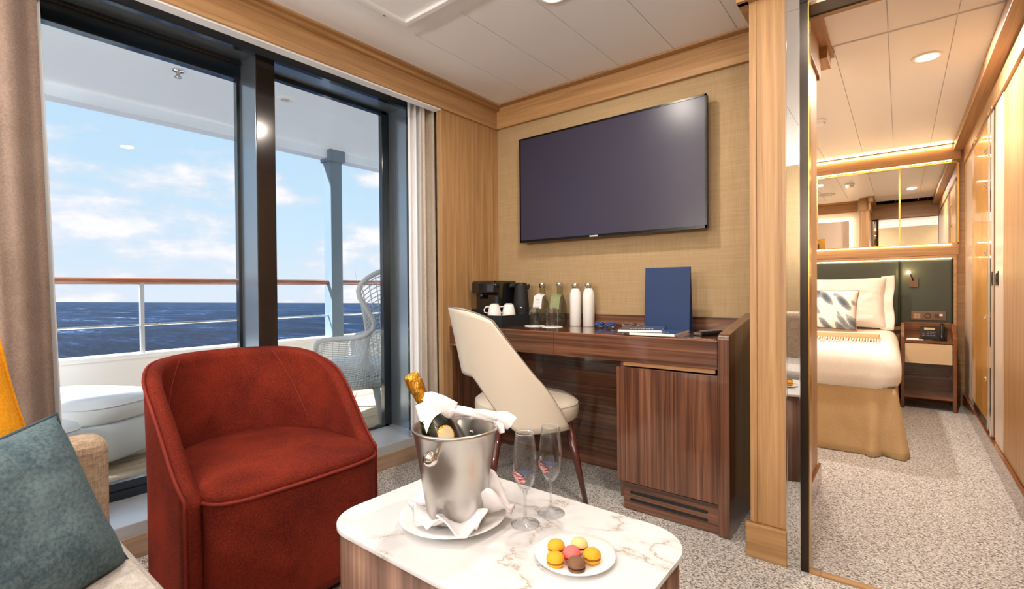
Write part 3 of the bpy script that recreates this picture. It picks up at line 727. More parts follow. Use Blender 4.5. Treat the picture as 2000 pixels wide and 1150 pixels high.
# macaron plate
pc = Vector((-.522, .860, .45))
t = Thing('dessert_plate', 'small round white plate of macarons on the marble table', 'plate', tuple(pc))
T = TR(pc.x, pc.y, 0)
t.part('plate_body', MB().lathe([(.0005, .4505), (.045, .4505), (.05, .452), (.081, .4585), (.0825, .460), (.081, .4612), (.052, .4555), (.046, .4545), (.0005, .454)], 56, T), M_porcelain)
def mac_mat(nm, c):
    m = pmat(nm, c, .7); bump(m, noise_n(m, coords(m), 300, 4, .6), .4, .002); return m
def macaron(x, y, mats, label, tilt=(0, 0), z=.4555):
    t = Thing('macaron', label, 'macaron', (x, y, z), group='macarons on the small plate')
    T = TR(x, y, z, 0, tilt[0], tilt[1]); r = .0172
    t.part('shell', MB().lathe([(.0005, 0), (r*.6, .0004), (r*.88, .003), (r, .007), (r*1.02, .0088), (r*.96, .0095)], 28, T), mats[0])
    m = MB(); 
    m.lathe([(r*.90, .009), (r*.97, .0105), (r*.97, .0125), (r*.90, .0135)], 28, T)
    t.part('filling', m, mats[1])
    t.part('shell', MB().lathe([(r*.96, .0130), (r*1.04, .0138), (r*1.03, .0155), (r*.98, .019), (r*.8, .0235), (r*.45, .0262), (.0005, .027)], 28, T), mats[0])
Y_ = mac_mat('macaron_yellow', (226, 160, 30)); P_ = mac_mat('macaron_pink', (236, 106, 104)); K_ = mac_mat('macaron_brown', (112, 78, 54)); E_ = mac_mat('macaron_peach', (240, 196, 132))
F1 = mac_mat('filling_amber', (150, 92, 24)); F2 = mac_mat('filling_red', (176, 50, 50)); F3 = mac_mat('filling_chocolate', (60, 36, 22))
macaron(-.556, .842, (Y_, F1), 'yellow macaron at the back left of the small plate')
macaron(-.522, .878, (E_, F3), 'pale peach macaron at the back of the small plate')
macaron(-.531, .801, (Y_, F1), 'yellow macaron at the front left of the small plate')
macaron(-.515, .839, (P_, F2), 'pink macaron in the middle of the small plate', (.12, -.1), .4558)
macaron(-.481, .857, (Y_, F1), 'yellow macaron at the right of the small plate')
macaron(-.489, .811, (K_, F3), 'brown chocolate macaron at the front of the small plate')

# ---- television
tv = Thing('television', 'large flat screen television hung on the woven wallcovering above the desk', 'television', (-1.29, 2.44, 1.30))
x0, x1, z0, z1 = -1.851, -.724, 1.288, 1.928
tv.part('casing', MB().box(x0, 2.425, z0, x1, 2.455, z1), M_blackpl, bevel=.003)
tv.part('bezel', MB().box(x0, 2.421, z0, x1, 2.426, z0+.014).box(x0, 2.421, z1-.009, x1, 2.426, z1).box(x0, 2.421, z0, x0+.009, 2.426, z1).box(x1-.009, 2.421, z0, x1, 2.426, z1), pmat('bezel_black', (22, 20, 20), .25, metal=.5))
tv.part('screen', MB().box(x0+.009, 2.4235, z0+.014, x1-.009, 2.426, z1-.009), pmat('dark_screen', (50, 48, 66), .3, spec=.4))
tv.part('maker_badge', MB().box(-1.36, 2.419, z0+.002, -1.31, 2.4215, z0+.010), pmat('badge_silver', (210, 214, 220), .3, metal=.6))
tv.part('wall_mount', MB().box(-1.45, 2.455, 1.45, -1.13, 2.5, 1.75), M_blackmat)

# ---- desk
dk = Thing('desk', 'glossy walnut desk with raised back edge and a cabinet under its right side', 'desk', (-1.3, 2.27, 0))
WX = walnut('X'); WZ = walnut('Z'); M_edge = pmat('walnut_edge', (150, 92, 62), .35)
ZT = .787
dk.part('desktop', MB().box(-2.088, 2.05, ZT-.025, -.571, 2.48, ZT), WX)
dk.part('backsplash', MB().box(-2.088, 2.48, ZT-.1, -.571, 2.498, .856), WX, bevel=.002)
xs = [-2.088, -1.665, -1.352, -.571]
for a, b in zip(xs, xs[1:]):
    dk.part('drawer_front', MB().box(a+.0012, 2.038, .672, b-.0012, 2.052, ZT-.001), WX, bevel=.0012)
dk.part('edge_strip', MB().box(-2.088, 2.0365, ZT-.0025, -.571, 2.05, ZT+.0005), M_edge)
dk.part('under_board', MB().box(-2.088, 2.052, .672, -.571, 2.47, .69), WX)
prof = [(2.04, .006), (2.04, ZT+.006)]+[(2.04+.022*(1-math.cos(a)), ZT+.006+.022*math.sin(a)) for a in [PI/2*k/6 for k in range(1, 7)]]+[(2.10, ZT+.034), (2.498, .880), (2.498, 0), (2.06, 0)]
def side(nm, x0, x1):
    return dk.part(nm, MB().prism(prof, x0, x1, 'YZ'), WZ, bevel=.002)
side('side_panel', -.571, -.527)
dk.part('left_panel', MB().box(-2.088, 2.06, 0, -2.07, 2.47, .672), WZ)
dk.part('modesty_panel', MB().box(-2.07, 2.455, .0, -1.0, 2.475, .672), WX)
cbt = dk.part('cabinet_carcass', MB().box(-1.005, 2.065, .05, -.571, 2.47, .628).box(-1.005, 2.072, .64, -.985, 2.47, .672), WZ)
dk.part('cabinet_rail', MB().box(-.985, 2.055, .652, -.585, 2.07, .672), pmat('pale_oak_rail', (176, 130, 84), .5))
dk.part('cabinet_door', MB().box(-1.014, 2.045, .128, -.573, 2.065, .646), WZ, bevel=.0015)
pl = MB(); pl.box(-.985, 2.055, .005, -.573, 2.068, .122)
dk.part('plinth', pl, WX)
for z in (.082, .050):
    dk.part('vent_slot', MB().prism([(p[0], p[1]) for p in rrect(-.955, z-.006, -.615, z+.006, .0055, 5)], 2.052, 2.0565, 'XZ'), M_blackmat)

# ---- desk chair (faces +x locally, turned toward the desk)
CH = Thing('desk_chair', 'cream leather desk chair with curved open back and dark tapered legs', 'chair', (-1.465, 1.955, 0), rotz=math.radians(50))
def disc(a, b, e=2.5, n=56, dx=0): return [(sup(2*PI*i/n, a, b, e)[0]+dx, sup(2*PI*i/n, a, b, e)[1]) for i in range(n)]
def lo(m, spec, e=2.5, dx=0, **k):
    return loft(m, [[(x, y, z) for x, y in disc(a, b, e, 56, dx)] for a, b, z in spec], **k)
m = MB(); lo(m, [(.20, .20, .372), (.235, .228, .374), (.247, .238, .385), (.252, .243, .41), (.253, .244, .435), (.248, .24, .452), (.235, .228, .465), (.20, .19, .475), (.12, .11, .482), (.03, .03, .484)])
CH.part('seat', m, M_leather)
CH.part('stitching', MB().tube([(x, y, .452) for x, y in disc(.2495, .2415)], .0014, 6, closed=True), pmat('stitch_thread', (200, 188, 170), .7))
def cz(s_):
    zt = .915-.035*abs(s_)**7-.02*abs(s_)**2; a_ = abs(s_)
    zb = .355+(.60-.355)*(1-smoothstep(.30, .62, a_))
    return zb, zt
def chf(off):
    def fn(u, v):
        s_ = 2*u-1; zb, zt = cz(s_); z = zb+(zt-zb)*v
        k = (z-.36)/.55; A = math.radians(122-70*max(0, min(1, k))**.9); ph = PI+s_*A
        a = .262+.105*max(0, k)**1.1+off; b = .255+.0*k+off
        x, y = sup(ph, a, b, 2.2); return (x, y, z)
    return fn
m = MB(); fo = chf(.014); fi = chf(-.014); nU, nV = 60, 20
m.grid(fo, nU, nV); m.grid(fi, nU, nV)
rim = [(i/nU, 1) for i in range(nU+1)]+[(1, 1-k/nV) for k in range(1, nV+1)]+[(1-i/nU, 0) for i in range(1, nU+1)]+[(0, k/nV) for k in range(1, nV)]
ro = [Vector(fo(*p)) for p in rim]; ri = [Vector(fi(*p)) for p in rim]; R = len(rim)
m.add(ro+ri, [(i, (i+1) % R, R+(i+1) % R, R+i) for i in range(R)], True)
CH.part('backrest', m, M_leather)
CH.part('piping', MB().tube([(a*.8+b*.2) for a, b in zip(ro, ri)], .0042, 8, closed=True), pmat('grey_piping', (120, 112, 104), .6))
for sx_, sy_ in ((1, 1), (1, -1), (-1, 1), (-1, -1)):
    CH.part('leg', MB().cyl((sx_*.165, sy_*.165, .38), (sx_*.232, sy_*.222, 0), .022, .011, 18), M_darkleg)
CH.part('seat_frame', MB().prism(rrect(-.19, -.19, .19, .19, .05), .355, .375), M_blackmat)

# ---- things on the desk
def tray():
    t = Thing('serving_tray', 'black tray with raised sides holding the kettle and cups at the left of the desk', 'tray', (-1.9, 2.285, ZT))
    t.part('tray_base', MB().box(-2.05, 2.115, ZT, -1.752, 2.455, ZT+.057), M_blackmat)
    m = MB(); z0, z1 = ZT+.0, ZT+.066
    m.box(-2.06, 2.105, z0, -2.05, 2.465, z1).box(-1.752, 2.105, z0, -1.742, 2.465, z1).box(-2.05, 2.105, z0, -1.752, 2.115, z1).box(-2.05, 2.455, z0, -1.752, 2.465, z1)
    t.part('tray_wall', m, M_blackmat)
tray(); ZR = ZT+.058
t = Thing('coffee_machine', 'glossy black capsule coffee machine on the tray beside the oak panel', 'coffee machine', (-1.97, 2.30, ZR))
t.part('machine_body', MB().prism([(2.225, ZR), (2.40, ZR), (2.40, ZR+.208), (2.20, ZR+.208), (2.185, ZR+.20), (2.185, ZR+.135), (2.225, ZR+.125)], -2.045, -1.865, 'YZ'), pmat('piano_black', (14, 14, 16), .08, coat=1), bevel=.008)
t.part('drip_tray', MB().box(-2.03, 2.165, ZR, -1.93, 2.225, ZR+.04), M_blackpl, bevel=.004)
t.part('spout', MB().cyl((-1.98, 2.205, ZR+.10), (-1.98, 2.205, ZR+.135), .012, .016), M_blackpl)
t.part('lever', MB().box(-1.985, 2.183, ZR+.14, -1.935, 2.186, ZR+.19), M_blackpl, bevel=.003)
kx, ky = -1.818, 2.385
t = Thing('kettle', 'matte black electric kettle with a side handle standing on the tray', 'kettle', (kx, ky, ZR))
t.part('kettle_base', MB().lathe([(.0005, ZR), (.054, ZR), (.055, ZR+.010), (.052, ZR+.014), (.0005, ZR+.014)], 36, TR(kx, ky, 0)), M_blackpl)
t.part('kettle_body', MB().lathe([(.050, ZR+.014), (.051, ZR+.022), (.047, ZR+.07), (.041, ZR+.14), (.038, ZR+.175), (.036, ZR+.186)], 40, TR(kx, ky, 0)), M_blackmat)
t.part('lid', MB().lathe([(.037, ZR+.184), (.036, ZR+.192), (.02, ZR+.196), (.0005, ZR+.197)], 36, TR(kx, ky, 0)), M_blackpl)
hd = Vector((-.784, -.621, 0)); K0 = Vector((kx, ky, ZR))
t.part('handle', MB().tube([K0+hd*.030+Vector((0, 0, .178)), K0+hd*.060+Vector((0, 0, .180)), K0+hd*.078+Vector((0, 0, .170)), K0+hd*.086+Vector((0, 0, .125)), K0+hd*.094+Vector((0, 0, .06)), K0+hd*.090+Vector((0, 0, .035))], [.011, .012, .012, .010, .010, .007], 14, flat=1.3), M_blackmat)
t.part('spout', MB().tube([K0-hd*.034+Vector((0, 0, .160)), K0-hd*.052+Vector((0, 0, .185))], [.016, .006], 12), M_blackmat)
t.part('badge', MB().lathe([(.0005, 0), (.009, 0), (.0095, -.002)], 20, TR(kx+.030, ky-.042, ZR+.045) @ Matrix.Rotation(math.radians(-54), 4, 'Z') @ Matrix.Rotation(PI/2, 4, 'Y') @ Matrix.Scale(.55, 4, (1, 0, 0))), M_chrome)
def cup(x, y, label):
    t = Thing('coffee_cup', label, 'cup', (x, y, ZR), group='cups upside down on the tray'); T = TR(x, y, ZR)
    t.part('cup_body', MB().lathe([(.040, 0), (.0405, .002), (.037, .03), (.029, .062), (.0265, .068), (.021, .069), (.021, .073), (.019, .073), (.0185, .069), (.0005, .068)], 36, T), M_porcelain)
    t.part('handle', MB().tube([(x+hd.x*a, y+hd.y*a, ZR+b) for a, b in ((.036, .018), (.056, .022), (.060, .038), (.050, .054), (.031, .056))], .0035, 8), M_porcelain)
    t.part('silver_band', MB().tube([(x+.0268*math.cos(2*PI*k/28), y+.0268*math.sin(2*PI*k/28), ZR+.0675) for k in range(28)], .0008, 6, closed=True), M_chrome)
cup(-1.850, 2.170, 'white cup upside down on the tray, nearer the chair'); cup(-1.799, 2.240, 'white cup upside down on the tray, nearer the drinking glasses')
for x, y, lb in ((-1.655, 2.30, 'thin white paper coaster under the left drinking glass'), (-1.535, 2.30, 'thin white paper coaster under the right drinking glass')):
    m = MB(); n_ = 40
    m.prism([(x+(.058+.002*math.cos(12*a))*math.cos(a), y+(.058+.002*math.cos(12*a))*math.sin(a)) for a in [2*PI*k/n_ for k in range(n_)]], ZT, ZT+.003)
    solo('coaster', m, M_paper, lb, 'coaster', group='paper coasters on the desk')
def tumbler(x, y, label):
    t = Thing('drinking_glass', label, 'glass', (x, y, ZT+.0035), group='upturned glasses on the desk'); z = ZT+.0035
    pr = [(.032, 0), (.036, .03), (.039, .06), (.037, .085), (.029, .103), (.024, .108), (.0005, .109), (.0005, .100), (.022, .100), (.027, .096), (.0345, .083), (.0365, .06), (.0335, .03), (.0295, .0)]
    t.part('glass_body', MB().lathe([(r, z+h) for r, h in pr], 36, TR(x, y, 0)), M_tglass)
    t.part('rim', MB().tube([(x+.0308*math.cos(2*PI*k/32), y+.0308*math.sin(2*PI*k/32), z+.0008) for k in range(32)], .0008, 6, closed=True), M_rimglass)
    t.part('thick_base', MB().lathe([(.0005, z+.0995), (.021, z+.0995), (.0225, z+.104), (.0005, z+.1078)], 32, TR(x, y, 0)), M_stemglass)
tumbler(-1.655, 2.30, 'clear glass upside down on a coaster, nearer the black tray'); tumbler(-1.535, 2.30, 'clear glass upside down on a coaster, nearer the white bottles')
M_gb = glass_thin('smoky_bottle_glass', (.72, .74, .66, 1), .05, .7, 2.5)
def gbottle(x, y, label, tagmat, ang):
    t = Thing('glass_bottle', label, 'bottle', (x, y, ZT), group='glass water bottles with tags'); T = TR(x, y, ZT)
    t.part('bottle_body', MB().lathe([(.0005, .002), (.036, .0), (.041, .006), (.041, .09), (.038, .125), (.028, .155), (.0195, .178), (.018, .19), (.018, .225)], 36, T), M_gb)
    t.part('cap', MB().lathe([(.019, .222), (.0205, .223), (.0205, .250), (.0195, .252), (.0005, .252)], 30, T), M_chrome)
    F = TR(x-.030*math.sin(ang)*0-.006, y-.045, ZT+.135, ang) @ Matrix.Rotation(math.radians(8), 4, 'Y')
    tg = t.part('tag', MB().box(-.028, -.0006, -.035, .028, .0006, .035, F), tagmat)
    t.part('tag_fold', MB().add([F @ Vector(p) for p in ((-.028, 0, .035), (.028, 0, .035), (.024, .040, .052), (-.018, .040, .052))], [(0, 1, 2, 3)]), tagmat)
    m = MB()
    for k, (w_, z_) in enumerate(((.010, .012), (.016, .002), (.014, -.004), (.016, -.022))): m.box(-w_, -.0011, z_, w_, -.0006, z_+(.006 if k == 0 else .0012), F)
    t.part('tag_print', m, pmat('faint_print', (168, 168, 160), .6), tg)
gbottle(-1.685, 2.425, 'clear glass bottle with silver cap and white paper tag', M_paper, .12)
gbottle(-1.565, 2.43, 'clear glass bottle with silver cap and sage green tag', pmat('sage_tag', (138, 148, 104), .6), .25)
def wbottle(x, y, label):
    t = Thing('flask', label, 'bottle', (x, y, ZT), group='white flasks on the desk'); T = TR(x, y, ZT)
    t.part('flask_body', MB().lathe([(.0005, 0), (.031, 0), (.0335, .003), (.0335, .165), (.0325, .182), (.028, .200), (.021, .212), (.019, .216)], 40, T), M_porcelain)
    t.part('cap', MB().lathe([(.0195, .217), (.0205, .218), (.0205, .243), (.0195, .245), (.0005, .245)], 30, T), M_chrome)
wbottle(-1.463, 2.435, 'white metal flask with silver cap, beside the glass bottle with a green tag'); wbottle(-1.377, 2.435, 'white metal flask with silver cap, beside the folded blue lanyards')
def bundle(x, y, r, mat, label, seed, cat, name, grp):
    rnd = random.Random(seed); t = Thing(name, label, cat, (x, y, ZT), group=grp)
    for k in range(5):
        a0 = rnd.random()*PI; pts = []
        for i in range(22):
            a = 2*PI*i/22; rr = r*(.75+.3*rnd.random()*.3)
            p = Vector((math.cos(a)*rr, math.sin(a)*rr*.55, .010+.004*k+.006*math.sin(2*a+k)))
            p.rotate(Matrix.Rotation(a0*.4, 3, 'Z')); pts.append((x+p.x, y+p.y, max(ZT+.0035, ZT+p.z)))
        t.part('strap', MB().tube(pts, .0042, 8, closed=True, flat=.35), mat)
    t.part('clip', MB().tube([(x+r*.2, y-r*.5, ZT+.007), (x+r*.6, y-r*.6, ZT+.010), (x+r*.8, y-r*.5, ZT+.006)], .004, 8), M_chrome)
M_blue = pmat('blue_strap', (40, 78, 140), .6); M_clear = pmat('clear_vinyl', (120, 110, 104), .15, coat=1)
bundle(-1.278, 2.38, .030, M_blue, 'small coiled blue lanyard next to the white flask', 1, 'lanyard', 'lanyard', 'coiled lanyards on the desk')
bundle(-1.215, 2.385, .036, M_blue, 'larger coiled blue lanyard to the right of the small one', 2, 'lanyard', 'lanyard', 'coiled lanyards on the desk')
bundle(-1.125, 2.40, .036, M_clear, 'coiled clear grey strap next to the blue lanyards', 3, 'strap', 'lanyard', 'coiled lanyards on the desk')
bundle(-1.04, 2.40, .036, M_clear, 'coiled clear grey strap next to the blue folder', 4, 'strap', 'lanyard', 'coiled lanyards on the desk')
# standing folder
t = Thing('folder', 'tall navy blue folder standing upright on the desk', 'folder', (-.895, 2.36, ZT))
F = frame((-.898, 2.360, ZT+.158), (1, .0, 0), (0, .05, 1))
t.part('front_cover', MB().box(-.112, -.157, 0, .112, .157, .004, F), M_navy, bevel=.0008)
F2 = frame((-.898, 2.392, ZT+.148), (1, 0, 0), (0, -.10, 1))
t.part('back_cover', MB().box(-.112, -.147, 0, .112, .147, .004, F2), M_navy, bevel=.0008)
t.part('spine', MB().box(.1105, -.157, -.006, .1135, .157, .006, F), M_navy)
# desk mat, remote, booklets
solo('desk_mat', MB().prism(rrect(-.86, 2.085, -.592, 2.30, .008, 4), ZT, ZT+.004), walnut('Y'), 'flat walnut-brown mat under the remote control at the right of the desk', 'desk mat')
t = Thing('remote_control', 'black remote control lying on the brown desk mat', 'remote control', (-.655, 2.245, ZT+.004), rotz=math.radians(-24))
t.part('remote_body', MB().prism([(-.022, .0), (.022, .0), (.024, .010), (.018, .019), (-.018, .019), (-.024, .010)], -.085, .085, 'XZ'), M_blackpl, bevel=.002)
m = MB()
for i in range(3):
    for j in range(7): m.box(-.014+.010*i, -.06+.016*j, .019, -.007+.010*i, -.051+.016*j, .0212)
t.part('buttons', m, pmat('grey_buttons', (120, 120, 124), .4))
t.part('end_trim', MB().box(-.019, -.0865, .004, .019, -.0848, .016), M_chrome)
def booklet(c, rz, w_, h_, th, label, coverc, seed, z, curl=0):
    t = Thing('booklet', label, 'booklet', (c[0], c[1], z), rotz=rz, group='booklets on the desk')
    def fn(zz, inset=0):
        return lambda u, v: ((u-.5)*(w_-inset), (v-.5)*(h_-inset), zz+curl*(1-u)**2*.4*math.sin(PI*min(1, v+.3)))
    a = fn(0); b_ = fn(th); m = MB()
    n = 8
    m.grid(a, n, n); m.grid(b_, n, n)
    ring = [(i/n, 0) for i in range(n)]+[(1, i/n) for i in range(n)]+[(1-i/n, 1) for i in range(n)]+[(0, 1-i/n) for i in range(n)]
    R = len(ring); m.add([a(*p) for p in ring]+[b_(*p) for p in ring], [(i, (i+1) % R, R+(i+1) % R, R+i) for i in range(R)])
    t.part('pages', m, M_paper)
    cm_ = pmat('cover_'+coverc[0], coverc[1], .2, coat=.8)
    if not cm_.get('done'):
        cm_['done'] = 1
        colour(cm_, noise_n(cm_, coords(cm_, (4, 14, 4)), 1.4, 3, .5), [(.38, lin(coverc[1])), (.5, lin(coverc[2])), (.62, lin(coverc[3]))])
    m = MB().grid(fn(th+.0006), n, n); t.part('cover', m, cm_)
    m = MB(); 
    for k in range(9): m.box(-.02+.012*k-.03, -h_*.22, th+.0009, -.012+.012*k-.03, -h_*.22+.009, th+.0014)
    t.part('cover_title', m, M_paper)
    return t
booklet((-.868, 2.195), math.radians(5), .20, .26, .011, 'blue-covered booklet with white page edges lying under the other, beside the folder', ('blue', (18, 62, 120), (24, 84, 150), (60, 120, 176)), 1, ZT+.0045)
booklet((-.955, 2.195), math.radians(18), .19, .255, .009, 'grey and blue booklet lying on top of the blue one on the desk', ('grey_blue', (70, 98, 122), (40, 96, 150), (160, 176, 188)), 2, ZT+.0172, curl=.0)

# ================================================================= BALCONY FURNITURE
# lounge chair (faces +x locally)
LC = Thing('wing_chair', 'white woven rope wing chair with cushion standing on the balcony deck', 'outdoor chair', (-3.17, 2.19, .06), rotz=math.radians(208))
KEYS = [(0, 0, 1.10), (.15, 35, 1.10), (.28, 62, 1.06), (.36, 79, .95), (.46, 64, .80), (.54, 52, .69), (.62, 66, .62), (.8, 105, .60), (.93, 126, .575), (1, 132, .50)]
def rimk(a):
    for (s0, p0, z0), (s1, p1, z1) in zip(KEYS, KEYS[1:]):
        if a <= s1:
            f = (a-s0)/(s1-s0); return p0+(p1-p0)*f, z0+(z1-z0)*f
    return KEYS[-1][1:]
def wf_(u, v):
    s_ = 2*u-1; a_ = abs(s_)
    P3 = [rimk(max(0, min(1, a_+d))) for d in (-.035, 0, .035)]; pr_ = sum(p for p, _ in P3)/3; zr = sum(z for _, z in P3)/3
    z = .27+(zr-.27)*v; A = (132*a_)*(1-v)+pr_*v
    k = (z-.27)/.8; ph = PI+math.copysign(math.radians(A), s_)
    x, y = sup(ph, .30+.13*k, .315, 2.3)
    return (x, y, z)
LC.part('woven_shell', MB().grid(wf_, 60, 26, smooth=False), M_wicker, wire=.006, fix=False)
rimp = [Vector(wf_(0, k/8)) for k in range(8)]+[Vector(wf_(i/60, 1)) for i in range(61)]+[Vector(wf_(1, 1-k/8)) for k in range(1, 9)]
LC.part('rim_tube', MB().tube(rimp, .017, 12), M_wicker)
m = MB(); lo(m, [(.26, .26, .25), (.29, .285, .27), (.29, .285, .31), (.27, .27, .33)], e=2.6)
LC.part('seat_frame', m, M_wicker)
m = MB(); lo(m, [(.24, .24, .33), (.265, .265, .35), (.265, .265, .40), (.23, .23, .425), (.1, .1, .435)], e=2.6)
LC.part('seat_cushion', m, M_outcush)
for sx_, sy_ in ((1, 1), (1, -1), (-1, 1), (-1, -1)):
    LC.part('leg', MB().cyl((sx_*.20, sy_*.20, .27), (sx_*.27, sy_*.25, 0), .028, .018, 14), pmat('grey_wash_leg', (176, 186, 188), .6))
# ottomans
def lounger(name, label, c, a, b, rz, z0=.16):
    t = Thing(name, label, 'ottoman', (c[0], c[1], .06), rotz=rz)
    m = MB(); lo(m, [(a*.93, b*.93, .05), (a*.98, b*.98, .07), (a, b, z0), (a, b, z0+.10), (a*.96, b*.96, z0+.115)], e=4)
    t.part('ottoman_base', m, M_wicker)
    m = MB(); lo(m, [(a*.95, b*.95, z0+.115), (a*1.01, b*1.01, z0+.13), (a*1.02, b*1.02, z0+.19), (a*.98, b*.98, z0+.225), (a*.8, b*.8, z0+.243), (a*.3, b*.3, z0+.25)], e=4)
    t.part('ottoman_cushion', m, M_outcush)
    t.part('piping', MB().tube([(x, y, z0+.205) for x, y in disc(a*1.012, b*1.012, 4)], .004, 6, closed=True), M_outcush)
    for sx_, sy_ in ((1, 1), (1, -1), (-1, 1), (-1, -1)): t.part('leg', MB().cyl((sx_*a*.7, sy_*b*.7, .06), (sx_*a*.75, sy_*b*.75, 0), .025, .02, 12), M_wicker)
lounger('ottoman', 'large white cushioned ottoman on the balcony deck beside the parapet', (-3.60, .64), .36, .25, math.radians(30), z0=.14)
lounger('ottoman', 'white cushioned stool on the balcony just beyond the curtain edge', (-3.03, .30), .20, .20, math.radians(20), z0=.12)

# ================================================================= BEDROOM
# headboard
HB = Thing('headboard', 'dark green leather headboard in an oak frame on the bedroom wall', 'headboard', (-.8, 5.52, .60))
m = MB(); m.box(-1.9, 5.495, .615, .372, 5.55, .645).box(-1.9, 5.495, 1.236, .372, 5.55, 1.258).box(.352, 5.495, .645, .372, 5.55, 1.236)
HB.part('frame', m, oak('X'), bevel=.002)
for a, b in ((-1.9, -.968), (-.964, -.006), (-.002, .351)):
    HB.part('upholstered_panel', MB().box(a, 5.502, .646, b, 5.545, 1.235), M_head, bevel=.02, bseg=4)
struct('headboard_batten', B(-2.0, 5.53, 1.262, .385, 5.55, 1.352), oak('X'))
MR = Thing('wall_mirror', 'wide mirror in a thin brass frame above the headboard', 'mirror', (-.8, 5.54, 1.355))
for a, b in ((-1.9, -1.26), (-1.25, -.63), (-.62, -.008), (.003, .377)):
    MR.part('pane', MB().box(a, 5.536, 1.362, b, 5.548, 2.035), M_mirror)
m = MB(); m.box(-1.91, 5.528, 1.353, .388, 5.55, 1.363).box(-1.91, 5.528, 2.034, .388, 5.55, 2.044).box(.377, 5.528, 1.355, .388, 5.55, 2.04)
for x in (-1.255, -.625, -.0025): m.box(x-.006, 5.528, 1.36, x+.006, 5.55, 2.036)
MR.part('frame', m, M_gold)
t = struct('trim_8', MB().box(-2.0, 5.50, 2.056, XR-.03, 5.52, 2.172).box(-2.0, 5.44, 2.170, XR-.075, 5.55, 2.180), oak('X'))
for y, z, lb in ((5.452, 2.187, 'thin warm light strip on top of the bedroom crown moulding, just under the ceiling'), (5.482, 2.163, 'thin warm light strip under the projecting lip of the bedroom crown moulding'), (5.505, 2.051, 'thin warm light strip hidden under the crown above the wall mirror'), (5.525, 1.351, 'thin warm light strip under the wall mirror'), (5.497, 1.231, 'thin warm light strip along the top edge of the green headboard')):
    solo('light_strip', MB().box(-1.95, y-.003, z-.0025, .34, y+.003, z+.0025), M_led, lb, 'light strip')
# bed
BD = Thing('bed', 'large bed with white duvet and camel pleated skirt', 'bed', (-.85, 4.5, 0))
def rbox(m, x0, y0, z0, x1, y1, z1, r, n=6, amp=.004, seed=0, flare=0):
    secs = []
    for k in range(n+1):
        a = PI/2*k/n; i_ = r*(1-math.cos(a)) if False else r*(1-math.sin(PI/2-a)) ; zz = z1-r+r*math.sin(a)
        secs.append((i_, zz))
    prof_ = [(flare, z0), (flare*.5, z0+(z1-z0)*.35)]+secs
    rings = []
    for i_, zz in prof_:
        ring = rrect(x0+max(-.02, i_ if i_ > 0 else -i_*0)-0, y0+i_, x1-i_, y1-i_, max(.02, r-i_*.6), 8)
        P2 = []
        for k, (x, y) in enumerate(ring):
            d = amp*noise.noise(Vector((x*6+seed, y*6, zz*7))); P2.append((x+d*2, y+d*2, zz+d))
        rings.append(P2)
    return loft(m, rings)
m = MB(); rbox(m, -1.66, 3.565, .345, .006, 5.48, .625, .11, amp=.012)
BD.part('duvet', m, M_duvet, sub=1)
# skirt with pleats
m = MB()
path = [(-1.60, 3.60), (-.085, 3.60), (-.03, 3.605), (-.018, 3.64), (-.018, 5.45)]
def skirt(u, v):
    L = [math.dist(a, b) for a, b in zip(path, path[1:])]; T_ = sum(L); s_ = u*T_; k = 0
    while k < len(L)-1 and s_ > L[k]: s_ -= L[k]; k += 1
    a, b = path[k], path[k+1]; f = min(1, s_/L[k]); x = a[0]+(b[0]-a[0])*f; y = a[1]+(b[1]-a[1])*f
    dd = u*T_; pl_ = math.exp(-((dd-1.47)/.02)**2)*.05+math.exp(-((dd-1.60)/.03)**2)*.045-math.exp(-((dd-1.53)/.018)**2)*.04
    wv = .010*math.sin(dd*16)*(1-v)
    o_ = (1-v)*(.03+pl_)+wv*.4
    o_ *= 1-.75*smoothstep(1.9, 2.6, dd)
    nx, ny = (0, -1) if k == 0 else ((.6, -.8) if k in (1, 2) else (1, 0))
    return (x+nx*o_, y+ny*o_, .004+.40*v)
m.grid(skirt, 150, 10)
BD.part('bed_skirt', m, M_skirt, solid=.006)
BD.part('box_spring', MB().box(-1.6, 3.63, .05, -.03, 5.46, .36), M_skirt)
# pillows
F = frame((-.46, 5.28, .86), (1, 0, .0), (0, .30, 1)); th = Thing('pillow', 'large white pillow with a flanged edge against the green headboard', 'pillow', (-.46, 5.28, .64))
th.part('pillowcase', xform(pillow(.76, .46, .19, .07, seed=2, wr=.02), F), M_duvet)
m = MB(); m.grid(lambda u, v: F @ Vector((.33+.09*u+.006*math.sin(9*v), (v-.5)*.47*(1-.10*(1-(2*v-1)**2)+.03*u), .012*math.sin(14*v)*u)), 6, 24)
th.part('flange', m, M_duvet, solid=.004)
F = frame((-1.28, 5.28, .86), (1, 0, .0), (0, .30, 1)); th = Thing('pillow', 'large white pillow at the far side of the bed', 'pillow', (-1.28, 5.28, .64))
th.part('pillowcase', xform(pillow(.76, .46, .19, .07, seed=5, wr=.02), F), M_duvet)
